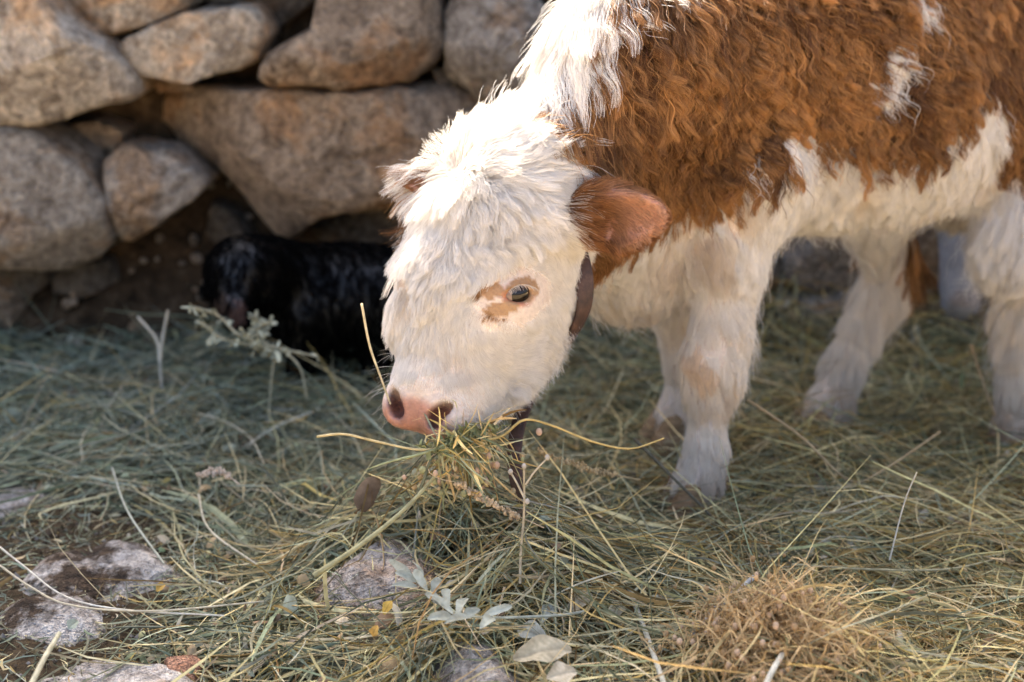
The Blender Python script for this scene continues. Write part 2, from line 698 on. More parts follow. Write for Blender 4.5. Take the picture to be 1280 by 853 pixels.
# outlines of the stones one can see, left to right from the top
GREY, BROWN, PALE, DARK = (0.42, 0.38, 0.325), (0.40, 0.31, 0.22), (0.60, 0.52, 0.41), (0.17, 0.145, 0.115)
STONES = [
    ([(-70, -60), (40, -45), (95, 15), (150, 55), (186, 92), (182, 116), (120, 132), (60, 150), (-80, 148)], 2.40, 0.17, (0.62, 0.55, 0.45)),
    ([(76, -30), (160, -60), (240, -40), (250, 0), (215, 22), (150, 40), (112, 32)], 2.46, 0.12, PALE),
    ([(158, 52), (200, 30), (240, 14), (325, 4), (343, 38), (328, 74), (250, 98), (190, 90)], 2.43, 0.15, PALE),
    ([(329, 84), (345, 58), (398, 32), (410, -40), (470, -60), (548, -40), (552, 40), (548, 80), (515, 97), (430, 103), (345, 100)], 2.43, 0.15, BROWN),
    ([(552, 20), (580, -30), (660, -20), (700, 40), (690, 90), (650, 112), (600, 122), (560, 84)], 2.45, 0.13, GREY),
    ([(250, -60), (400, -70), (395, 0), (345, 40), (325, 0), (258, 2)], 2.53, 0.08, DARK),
    ([(165, 148), (200, 114), (300, 110), (400, 104), (470, 102), (560, 106), (700, 112), (740, 150), (720, 220), (570, 240), (480, 248), (410, 262), (356, 303), (330, 285), (280, 225), (228, 184)], 2.44, 0.16, BROWN),
    ([(-80, 156), (0, 151), (62, 160), (112, 195), (146, 250), (150, 285), (135, 316), (85, 326), (-80, 322)], 2.39, 0.16, (0.42, 0.37, 0.30)),
    ([(142, 196), (166, 178), (226, 186), (268, 226), (240, 250), (184, 288), (166, 298), (150, 256)], 2.42, 0.12, GREY),
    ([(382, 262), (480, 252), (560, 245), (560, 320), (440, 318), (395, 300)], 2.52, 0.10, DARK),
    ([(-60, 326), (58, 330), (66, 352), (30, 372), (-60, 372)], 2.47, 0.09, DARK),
    ([(408, 440), (420, 425), (452, 424), (470, 446), (466, 492), (412, 494)], 2.33, 0.06, (0.26, 0.26, 0.22)),
    ([(640, 20), (760, -10), (800, 80), (760, 180), (660, 170), (700, 100)], 2.50, 0.12, GREY),
    ([(560, 250), (650, 215), (760, 220), (780, 300), (700, 340), (590, 330)], 2.50, 0.12, BROWN),
    ([(780, 300), (860, 260), (980, 270), (1000, 340), (900, 380), (800, 370)], 2.46, 0.12, GREY),
    ([(970, 280), (1060, 258), (1110, 290), (1100, 340), (1030, 362), (975, 340)], 2.42, 0.11, (0.3, 0.28, 0.26)),
    ([(1110, 250), (1240, 220), (1330, 260), (1320, 350), (1180, 372), (1110, 330)], 2.48, 0.12, BROWN),
    ([(640, 345), (760, 350), (800, 400), (720, 425), (640, 410)], 2.45, 0.10, GREY),
    ([(92, 154), (130, 146), (166, 158), (160, 184), (118, 186)], 2.5, 0.08, BROWN),
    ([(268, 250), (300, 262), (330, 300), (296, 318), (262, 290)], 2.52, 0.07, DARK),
    ([(338, 64), (352, 60), (350, 86), (332, 90)], 2.47, 0.06, BROWN),
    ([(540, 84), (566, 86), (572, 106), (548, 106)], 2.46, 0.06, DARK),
    ([(188, 96), (236, 100), (250, 110), (200, 114)], 2.47, 0.06, BROWN),
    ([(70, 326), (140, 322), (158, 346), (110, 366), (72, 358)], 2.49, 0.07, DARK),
    ([(950, 365), (1080, 352), (1110, 400), (1040, 425), (960, 410)], 2.42, 0.10, GREY),
    ([(1120, 370), (1260, 368), (1320, 410), (1220, 430), (1120, 415)], 2.44, 0.10, GREY),
]
n_st = 0
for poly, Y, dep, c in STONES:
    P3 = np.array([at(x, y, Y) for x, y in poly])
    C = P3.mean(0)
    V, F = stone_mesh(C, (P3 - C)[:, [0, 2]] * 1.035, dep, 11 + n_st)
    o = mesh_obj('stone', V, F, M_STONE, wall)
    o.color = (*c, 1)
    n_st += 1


def filler_stones():
    """the same wall carried on to either side and up past the frame, in rough courses"""
    rs = np.random.default_rng(5)
    for (x0, x1, z0, z1) in ((-2.3, -0.98, 0.02, 0.8), (-0.95, 1.0, 0.72, 0.84), (0.95, 1.85, 0.02, 0.8)):
        z = z0
        while z < z1:
            hgt = rs.uniform(0.14, 0.24)
            x = x0 + rs.uniform(0, 0.1)
            while x < x1:
                wd = rs.uniform(0.2, 0.42)
                k = 9
                a = np.linspace(0, 2 * math.pi, k, endpoint=False) + rs.uniform(-0.2, 0.2, k)
                q = np.stack([np.sign(np.cos(a)) * np.abs(np.cos(a)) ** 0.6 * wd / 2, np.sign(np.sin(a)) * np.abs(np.sin(a)) ** 0.6 * hgt / 2], -1)
                q *= rs.uniform(0.86, 1.02, (k, 1))
                C = np.array([x + wd / 2, 2.47 + rs.uniform(-0.03, 0.03), z + hgt / 2])
                V, F = stone_mesh(C, q, 0.13, int(rs.integers(100, 9000)), 20, 10)
                o = mesh_obj('stone', V, F, M_STONE, wall)
                b = rs.uniform(0.75, 1.1)
                cc = (GREY, BROWN, PALE, DARK)[int(rs.integers(0, 4))]
                o.color = (cc[0] * b, cc[1] * b, cc[2] * b, 1)
                x += wd + 0.015
            z += hgt + 0.01


filler_stones()

# ------------------------------------------------------------------ calf: frames
YAW = R(23)
A = np.array([math.cos(YAW), math.sin(YAW), 0])       # towards the rump
NL = np.array([math.sin(YAW), -math.cos(YAW), 0])     # towards the near side
S0 = np.array([0.25, 1.83, 0.0])


def B(u, v, z):
    return S0 + A * u + NL * v + UP * z


BAX = np.array([A, NL, UP])
POLL = at(603, 212, 1.53)
NOSE = at(508, 533, 1.425)
HLEN = np.linalg.norm(NOSE - POLL)
Hh = nrm(NOSE - POLL)
cc_ = nrm(CAM - (POLL + NOSE) / 2)
cp = nrm(cc_ - (cc_ @ Hh) * Hh)
rp = nrm(np.cross(cp, Hh))
if rp[0] < 0:
    rp = -rp
TH = R(30)
HF = math.cos(TH) * cp - math.sin(TH) * rp              # forehead normal
HS = math.sin(TH) * cp + math.cos(TH) * rp              # towards the near eye
HAX = np.array([HS, HF, Hh])


def HD(s, f, l):
    return POLL + HS * s + HF * f + Hh * l


def axes_of(e1, hint):
    e1 = nrm(e1)
    e3 = nrm(np.cross(e1, hint))
    e2 = np.cross(e3, e1)
    return np.array([e1, e2, e3])


NK0, NK1 = B(-0.02, 0.0, 0.575), HD(0.0, -0.085, 0.015)
EAR = {}
for side, tip in ((1, at(826, 262, 1.49)), (-1, at(502, 232, 1.61))):
    base = HD(0.066 * side, -0.075, 0.028)
    e = nrm(tip - base)
    ln = np.linalg.norm(tip - base)
    face = nrm(nrm(CAM - base) + np.array([0.25, 0, -0.35])) if side == 1 else nrm(np.array([-0.9, -0.35, -0.3]))
    e3 = nrm(face - (face @ e) * e)
    e2 = np.cross(e3, e)
    EAR[side] = (base, e, e2, e3, ln)

LEGS = {
    'front_near': [(B(-0.0, 0.085, 0.47), 0.075), (at(908, 310, 1.735), 0.046), (at(900, 410, 1.72), 0.030), (at(890, 452, 1.712), 0.034), (at(886, 484, 1.71), 0.026), (at(883, 560, 1.70), 0.021), (at(874, 596, 1.69), 0.025), (at(866, 612, 1.685), 0.026)],
    'front_far': [(B(0.0, -0.085, 0.47), 0.07), (B(0.0, -0.1, 0.35), 0.05), (at(862, 445, 1.93), 0.033), (at(856, 500, 1.93), 0.025), (at(850, 520, 1.925), 0.029), (at(845, 524, 1.92), 0.026)],
    'hind_far': [(B(0.45, -0.075, 0.47), 0.075), (B(0.35, -0.1, 0.36), 0.046), (at(1114, 338, 2.10), 0.032), (at(1103, 362, 2.09), 0.030), (at(1056, 455, 2.045), 0.024), (at(1036, 510, 2.015), 0.030), (at(1022, 522, 2.0), 0.026)],
    'hind_near': [(B(0.50, 0.075, 0.46), 0.085), (B(0.46, 0.1, 0.36), 0.062), (at(1300, 335, 1.965), 0.040), (at(1290, 375, 1.96), 0.036), (at(1276, 480, 1.94), 0.027), (at(1272, 540, 1.935), 0.031), (at(1267, 552, 1.93), 0.027)],
}
EYE_PX = (650, 368)
eye_c = {}


def calf_sdf(p, sockets=True):
    d = s_ell(p, B(0.14, 0, 0.535), BAX, (0.24, 0.125, 0.160))
    d = smin(d, s_ell(p, B(0.30, 0, 0.515), BAX, (0.22, 0.135, 0.140)), 0.06)
    d = smin(d, s_ell(p, B(0.53, 0, 0.575), BAX, (0.17, 0.115, 0.145)), 0.06)
    d = smin(d, s_cone(p, B(0.02, 0, 0.645), B(0.56, 0, 0.645), 0.06, 0.07), 0.08)
    d = smin(d, s_ell(p, B(-0.03, 0, 0.46), BAX, (0.11, 0.085, 0.135)), 0.06)
    for sg in (1, -1):
        d = smin(d, s_ell(p, B(0.0, 0.075 * sg, 0.50), BAX, (0.09, 0.05, 0.15)), 0.05)
        d = smin(d, s_ell(p, B(0.50, 0.07 * sg, 0.49), BAX, (0.115, 0.055, 0.15)), 0.05)
    d = smin(d, s_ell(p, at(800, 318, 1.80), BAX, (0.10, 0.08, 0.072)), 0.05)
    mid = at(795, 80, 1.71)
    d = smin(d, s_cone(p, NK0, mid, 0.118, 0.086), 0.06)
    d = smin(d, s_cone(p, mid, NK1, 0.086, 0.068), 0.04)
    d = smin(d, s_cone(p, mid, B(0.1, 0, 0.64), 0.085, 0.09), 0.06)
    d = smin(d, s_cone(p, B(-0.05, 0, 0.52), HD(0.0, -0.115, 0.03), 0.10, 0.06), 0.05)
    d = smin(d, s_cone(p, B(-0.06, 0.0, 0.43), HD(0.0, -0.14, 0.05), 0.07, 0.04), 0.06)       # throat and dewlap
    for k, jl in LEGS.items():
        for (a, ra), (b, rb) in zip(jl[:-1], jl[1:]):
            d = smin(d, s_cone(p, a, b, ra, rb), 0.022)
    # head
    hd = s_ell(p, HD(0, -0.072, 0.045), HAX, (0.072, 0.070, 0.072))
    hd = smin(hd, s_ell(p, HD(0, -0.058, 0.115), HAX, (0.080, 0.056, 0.085)), 0.03)
    for sg in (1, -1):
        hd = smin(hd, s_cone(p, HD(0.042 * sg, -0.100, 0.085), HD(0.040 * sg, -0.096, 0.17), 0.046, 0.040), 0.03)
        hd = smin(hd, s_ell(p, HD(0.050 * sg, -0.052, 0.138), HAX, (0.034, 0.034, 0.036)), 0.022)   # brow and orbit
        hd = smin(hd, s_cone(p, HD(0.038 * sg, -0.134, 0.095), HD(0.032 * sg, -0.124, 0.21), 0.038, 0.030), 0.03)
    hd = smin(hd, s_cone(p, HD(0, -0.058, 0.13), HD(0, -0.056, HLEN - 0.06), 0.066, 0.052), 0.04)
    hd = smin(hd, s_cone(p, HD(0, -0.122, 0.14), HD(0, -0.104, HLEN - 0.055), 0.044, 0.033), 0.025)
    hd = smin(hd, s_ell(p, HD(0, -0.056, HLEN - 0.046), HAX, (0.058, 0.048, 0.048)), 0.022)
    for sg in (1, -1):                                                                             # nostril wings, lips
        hd = smin(hd, s_ell(p, HD(0.027 * sg, -0.030, HLEN - 0.022), HAX, (0.025, 0.024, 0.026)), 0.014)
        hd = smin(hd, s_cone(p, HD(0.036 * sg, -0.080, HLEN - 0.075), HD(0.016 * sg, -0.072, HLEN - 0.02), 0.018, 0.016), 0.014)
    d = smin(d, hd, 0.035)
    # mouth line and nostrils
    for sg in (1, -1):
        mo = s_cone(p, HD(0.062 * sg, -0.090, HLEN - 0.085), HD(0.030 * sg, -0.088, HLEN - 0.012), 0.004, 0.005)
        d = smax(d, -mo, 0.006)
        a = np.array([nrm(HS * 0.55 * sg - Hh * 0.8), nrm(HS * 0.8 * sg + Hh * 0.55), HF])
        no = s_ell(p, HD(0.029 * sg, -0.010, HLEN - 0.024), a, (0.0150, 0.0065, 0.026))
        no = smin(no, s_ell(p, HD(0.024 * sg, -0.010, HLEN - 0.014), a, (0.008, 0.008, 0.024)), 0.004)
        d = smax(d, -no, 0.007)
    # ears
    for sg, (b0, e, e2, e3, ln) in EAR.items():
        ax = np.array([e, e2, e3])
        c = b0 + e * ln * 0.54
        wk = 1.0 if sg == 1 else 0.7
        er = s_ell(p, c - e * ln * 0.06, ax, (ln * 0.44, 0.037 * wk, 0.017))
        er = smin(er, s_ell(p, c + e * ln * 0.20 - e2 * 0.004, ax, (ln * 0.32, 0.025 * wk, 0.012)), 0.02)
        er = smax(er, -s_ell(p, c + e * 0.012 + e3 * 0.015, ax, (ln * 0.42, 0.027 * wk, 0.0165)), 0.006)
        er = smin(er, s_cone(p, b0 - e * 0.02, b0 + e * ln * 0.24, 0.026, 0.02), 0.02)
        d = smin(d, er, 0.016)
    if sockets:
        for sg, (c, axs) in eye_c.items():
            d = smin(d, s_ell(p, c, axs, (0.0210, 0.0136, 0.0115)), 0.008)        # lids
            d = smax(d, -s_ell(p, c + axs[2] * 0.008, axs, (0.0156, 0.0080, 0.015)), 0.002)
    return d


def sdf_normal(f, p, e=0.002):
    g = np.zeros_like(p)
    for k in range(3):
        o = np.zeros(3)
        o[k] = e
        g[:, k] = f(p + o) - f(p - o)
    return nrm(g)


def march(f, pxy, t0=0.9):
    d = np.array([nrm(ray(x, y)) for x, y in pxy])
    t = np.full(len(d), t0)
    for _ in range(90):
        s = f(CAM + d * t[:, None])
        t = t + np.clip(s, -0.05, 0.2) * 0.8
    p = CAM + d * t[:, None]
    return p, np.abs(f(p)) < 0.004


pe, _ = march(lambda p: calf_sdf(p, False), [EYE_PX])
pe = pe[0]
ls = (pe - POLL) @ HAX.T
for sg in (1, -1):
    q = HD(ls[0] * sg, ls[1], ls[2])
    out = nrm(HS * sg * 0.85 + HF * 0.5)
    fr = nrm(Hh * 0.35 + HF * 0.9)                     # front corner of the eye, towards the nose
    fr = nrm(fr - (fr @ out) * out)
    eye_c[sg] = (q - out * 0.009, np.array([fr, np.cross(out, fr), out]))


def surface_nets(f, lo, hi, h, coarse=4):
    lo, hi = np.asarray(lo, float), np.asarray(hi, float)
    n = (np.ceil((hi - lo) / h / coarse).astype(int)) * coarse
    nc = n // coarse + 1
    g = np.stack(np.meshgrid(*[np.arange(k) for k in nc], indexing='ij'), -1).reshape(-1, 3)
    vc = np.empty(len(g))
    for i in range(0, len(g), 200000):
        vc[i:i + 200000] = f(lo + g[i:i + 200000] * (h * coarse))
    vc = vc.reshape(nc)
    full = np.repeat(np.repeat(np.repeat(vc, coarse, 0), coarse, 1), coarse, 2)[:n[0] + 1, :n[1] + 1, :n[2] + 1]
    near = np.abs(full) < h * coarse * 1.9
    idx = np.argwhere(near)
    for i in range(0, len(idx), 200000):
        q = idx[i:i + 200000]
        full[q[:, 0], q[:, 1], q[:, 2]] = f(lo + q * h)
    S = full < 0
    corners = [(a, b, c) for a in (0, 1) for b in (0, 1) for c in (0, 1)]
    cnt = sum(S[a:S.shape[0] - 1 + a, b:S.shape[1] - 1 + b, c:S.shape[2] - 1 + c].astype(np.int8) for a, b, c in corners)
    act = np.argwhere((cnt > 0) & (cnt < 8))
    ids = np.full(cnt.shape, -1, np.int64)
    ids[act[:, 0], act[:, 1], act[:, 2]] = np.arange(len(act))
    acc = np.zeros((len(act), 3))
    num = np.zeros(len(act))
    vals = {c: full[act[:, 0] + c[0], act[:, 1] + c[1], act[:, 2] + c[2]] for c in corners}
    for c1 in corners:
        for ax in range(3):
            if c1[ax] == 0:
                c2 = list(c1)
                c2[ax] = 1
                c2 = tuple(c2)
                a, b = vals[c1], vals[c2]
                m = (a < 0) != (b < 0)
                t = np.where(m, a / np.where(m, a - b, 1), 0)
                pt = np.array(c1, float)[None] + 0 * acc
                pt[:, ax] = t
                acc += pt * m[:, None]
                num += m
    V = lo + (act + acc / num[:, None]) * h
    F = []
    for ax in range(3):
        o = [0, 0, 0]
        o[ax] = 1
        s1 = S[:S.shape[0] - o[0], :S.shape[1] - o[1], :S.shape[2] - o[2]]
        s2 = S[o[0]:, o[1]:, o[2]:]
        e = np.argwhere(s1 != s2)
        b, c = [(1, 2), (2, 0), (0, 1)][ax]
        ok = (e[:, b] > 0) & (e[:, c] > 0) & (e[:, b] < cnt.shape[b]) & (e[:, c] < cnt.shape[c])
        e = e[ok]
        sg = s1[e[:, 0], e[:, 1], e[:, 2]]
        def cell(db, dc):
            q = e.copy()
            q[:, b] -= db
            q[:, c] -= dc
            return ids[q[:, 0], q[:, 1], q[:, 2]]
        quad = np.stack([cell(1, 1), cell(0, 1), cell(0, 0), cell(1, 0)], -1)
        quad[~sg] = quad[~sg][:, ::-1]
        F.append(quad)
    F = np.vstack(F)
    return V, F[(F >= 0).all(1)]


calf_lo = np.array([-0.3, 1.2, -0.02])
calf_hi = np.array([1.02, 2.35, 0.80])
bV, bF = surface_nets(calf_sdf, calf_lo, calf_hi, 0.0042)
bN = sdf_normal(calf_sdf, bV)
uz = (bV - S0) @ BAX.T


# ------------------------------------------------------------------ calf: coat pattern in body coordinates
def plane_poly(px, o, nrml, e1, e2):
    out = []
    for x, y in px:
        d = ray(x, y)
        t = ((o - CAM) @ nrml) / (d @ nrml)
        q = CAM + d * t - o
        out.append((q @ e1, q @ e2))
    return out


TR = (B(0, 0.12, 0), NL, A, UP)
nk_ax = nrm(NK1 - NK0)
nk_n = nrm(np.cross(nk_ax, UP))
if nk_n @ FWD > 0:
    nk_n = -nk_n
nk_w = np.cross(nk_n, nk_ax)
if nk_w[2] < 0:
    nk_w = -nk_w
NKP = (NK0 + nk_n * 0.09, nk_n, nk_ax, nk_w)
BR_TRUNK = [[(700, -200), (640, 100), (720, 300), (800, 268), (846, 248), (874, 230), (892, 192), (908, 176), (926, 184), (940, 206), (952, 220), (966, 208), (964, 170), (962, 122), (984, 124), (1004, 150), (1018, 176), (1050, 170), (1080, 164), (1105, 178), (1150, 184), (1158, 174), (1180, 150), (1204, 124), (1226, 106), (1242, 126), (1246, 160), (1256, 200), (1276, 225), (1300, 262), (1400, 240), (1500, -200)]]
WH_TRUNK = [[(1090, 118), (1085, 92), (1096, 62), (1120, 34), (1142, 46), (1132, 76), (1110, 102)], [(1150, -14), (1178, -14), (1174, 12), (1164, 16)]]
BR_NECK = [[(1000, -300), (800, -30), (772, 15), (738, 56), (706, 92), (686, 122), (680, 155), (700, 190), (735, 215), (740, 300), (735, 335), (760, 348), (795, 338), (815, 300), (840, 268), (880, 250), (1000, 200)]]
tr_br = [plane_poly(q, *TR) for q in BR_TRUNK]
tr_wh = [plane_poly(q, *TR) for q in WH_TRUNK]
nk_br = [plane_poly(q, *NKP) for q in BR_NECK]


def coat(p):
    """1 brown, 0 white"""
    w1 = np.stack([fbm(p * 38, 3, 2), fbm(p * 38 + 9.3, 3, 4), fbm(p * 38 + 21.7, 3, 6)], -1) * 0.022
    q = p + w1
    t = q - TR[0]
    a, b = t @ A, t @ UP
    tb = np.zeros(len(p), bool)
    for g in tr_br:
        tb |= in_poly(a, b, g)
    for g in tr_wh:
        tb &= ~in_poly(a, b, g)
    t = q - NKP[0]
    a2, b2 = t @ nk_ax, t @ nk_w
    nb = np.zeros(len(p), bool)
    for g in nk_br:
        nb |= in_poly(a2, b2, g)
    mid = at(795, 80, 1.71)                                     # crest and far side of the neck stay white
    best, cn = np.full(len(p), 9.0), np.zeros((len(p), 3))
    for a_, b_ in ((NK0, mid), (mid, NK1)):
        ab = b_ - a_
        tt = np.clip(((q - a_) @ ab) / (ab @ ab), 0, 1)
        c_ = a_ + tt[:, None] * ab
        dd = np.linalg.norm(q - c_, axis=1)
        m_ = dd < best
        best[m_], cn[m_] = dd[m_], c_[m_]
    nb &= ((q - cn) @ nk_n) > 0.016
    neck = ((q - S0) @ A) < -0.03
    br = np.where(neck, nb, tb)
    br |= (s_cone(q, B(0.40, -0.10, 0.42), at(1118, 322, 2.10), 0.05, 0.035) < 0.012) & (fbm(p * 17, 2, 12) > -0.12) & (((q - S0) @ NL) < -0.05)
    hl = (q - POLL) @ HAX.T
    head = (hl[:, 2] > -0.02) & (hl[:, 1] > -0.15) & (np.abs(hl[:, 0]) < 0.085) & ~((hl[:, 2] < 0.0) & (hl[:, 1] < -0.09))
    head |= (hl[:, 2] > 0.05)& (hl[:, 1] > -0.2) & (np.abs(hl[:, 0]) < 0.085)
    br = np.where(head, False, br)
    for sg, (b0, e, e2, e3, ln) in EAR.items():
        s = (q - b0) @ e
        r = np.linalg.norm((q - b0) - s[:, None] * e, axis=1)
        br |= (s > 0.022) & (r < 0.055)
    return br


bro = coat(bV)
hl = (bV - POLL) @ HAX.T
WHITE_S, BROWN_S = np.array([0.62, 0.52, 0.44]), np.array([0.16, 0.06, 0.022])
bC = np.where(bro[:, None], BROWN_S, WHITE_S)


def nose_mask(hl):
    """bare muzzle pad, and how near to it"""
    d = np.sqrt((hl[:, 0] / 0.049) ** 2 + ((hl[:, 1] + 0.030) / 0.045) ** 2 + ((hl[:, 2] - (HLEN - 0.004)) / 0.034) ** 2)
    return d


def tan_spots(P):
    """the tan marks round the near eye (in head coordinates of the eye)"""
    c, axs = eye_c[1]
    SGN = -1.0 if (axs[1] @ UP) > 0 else 1.0      # so that +y runs down the cheek
    q = (P - c) @ axs.T + 0.004 * np.stack([fbm(P * 120, 2, 3), fbm(P * 120, 2, 5), fbm(P * 120, 2, 7)], -1)
    a = ((q[:, 0] + 0.006) / 0.022) ** 2 + ((q[:, 1] + 0.005 * SGN) / 0.013) ** 2 < 1
    b = ((q[:, 0] - 0.029) / 0.011) ** 2 + ((q[:, 1] + 0.006 * SGN) / 0.010) ** 2 < 1
    d = ((q[:, 0] - 0.022) / 0.018) ** 2 + ((q[:, 1] - 0.014 * SGN) / 0.007) ** 2 < 1
    return (a | b | d) & (np.abs(q[:, 2]) < 0.04)


nd = nose_mask(hl)
k = np.clip((1.12 - nd) / 0.25, 0, 1)[:, None]
pig = np.clip(fbm(bV * 60, 3, 8)[:, None] * 2.2 - 0.25, 0, 1)
bC = bC * (1 - k) + k * (np.array([0.46, 0.235, 0.175]) * (1 - pig) + np.array([0.22, 0.12, 0.1]) * pig)
for sg in (1, -1):
    nq = bV - HD(0.027 * sg, -0.014, HLEN - 0.020)
    na = np.array([nrm(HS * 0.55 * sg - Hh * 0.8), nrm(HS * 0.8 * sg + Hh * 0.55), HF])
    nk_ = np.clip(1.5 - np.sqrt((((nq @ na.T) / np.array([0.0155, 0.0085, 0.016])) ** 2).sum(1)), 0, 0.6)[:, None] / 0.6
    bC = bC * (1 - nk_ * 0.85) + nk_ * 0.85 * np.array([0.07, 0.026, 0.02])
lipz = np.clip(1 - np.abs(hl[:, 1] + 0.088) / 0.012, 0, 1) * (hl[:, 2] > HLEN - 0.09)
bC = bC * (1 - 0.6 * lipz[:, None]) + 0.6 * lipz[:, None] * np.array([0.5, 0.24, 0.18])
for sg, (c, axs) in eye_c.items():
    q = (bV - c) @ axs.T
    kk = np.clip(1.35 - np.sqrt((q[:, 0] / 0.018) ** 2 + (q[:, 1] / 0.012) ** 2 + (q[:, 2] / 0.03) ** 2), 0, 0.35)[:, None] / 0.35
    bC = bC * (1 - kk) + kk * np.array([0.40, 0.15, 0.075])
for sg, (b0, e, e2, e3, ln) in EAR.items():
    q = (bV - b0) @ np.array([e, e2, e3]).T
    inner = ((bN @ e3) > 0.25) & (q[:, 0] > ln * 0.45) & (np.abs(q[:, 1]) < 0.036) & (np.abs(q[:, 2]) < 0.03)
    bC[inner] = np.array([0.36, 0.18, 0.12])

bC[tan_spots(bV)] = np.array([0.36, 0.21, 0.10])
mz = (np.clip((0.15 - bV[:, 2]) / 0.1, 0, 1) * np.clip(0.6 + fbm(bV * 24, 3, 33), 0, 1) * (bV[:, 0] > 0.1))[:, None]
bC = bC * (1 - mz) + mz * np.array([0.34, 0.24, 0.15])
calf = empty('calf', tuple(B(0.2, 0, 0)), 'brown and white shaggy calf with lowered white head eating hay', 'calf')
mesh_obj('body', bV, bF, M_SKIN, calf, True, bC)


# ------------------------------------------------------------------ fur
def sample_faces(V, F, N, weights, n):
    """n random points on quads, weighted by area * weight per vertex"""
    T = np.vstack([F[:, [0, 1, 2]], F[:, [0, 2, 3]]])
    ar = 0.5 * np.linalg.norm(np.cross(V[T[:, 1]] - V[T[:, 0]], V[T[:, 2]] - V[T[:, 0]]), axis=1) * weights[T].mean(1)
    cdf = np.cumsum(ar)
    t = np.searchsorted(cdf, rng.random(n) * cdf[-1])
    t = np.minimum(t, len(T) - 1)
    r1, r2 = np.sqrt(rng.random(n)), rng.random(n)
    bc = np.stack([1 - r1, r1 * (1 - r2), r1 * r2], -1)
    P = (V[T[t]] * bc[..., None]).sum(1)
    Nn = nrm((N[T[t]] * bc[..., None]).sum(1))
    return P, Nn


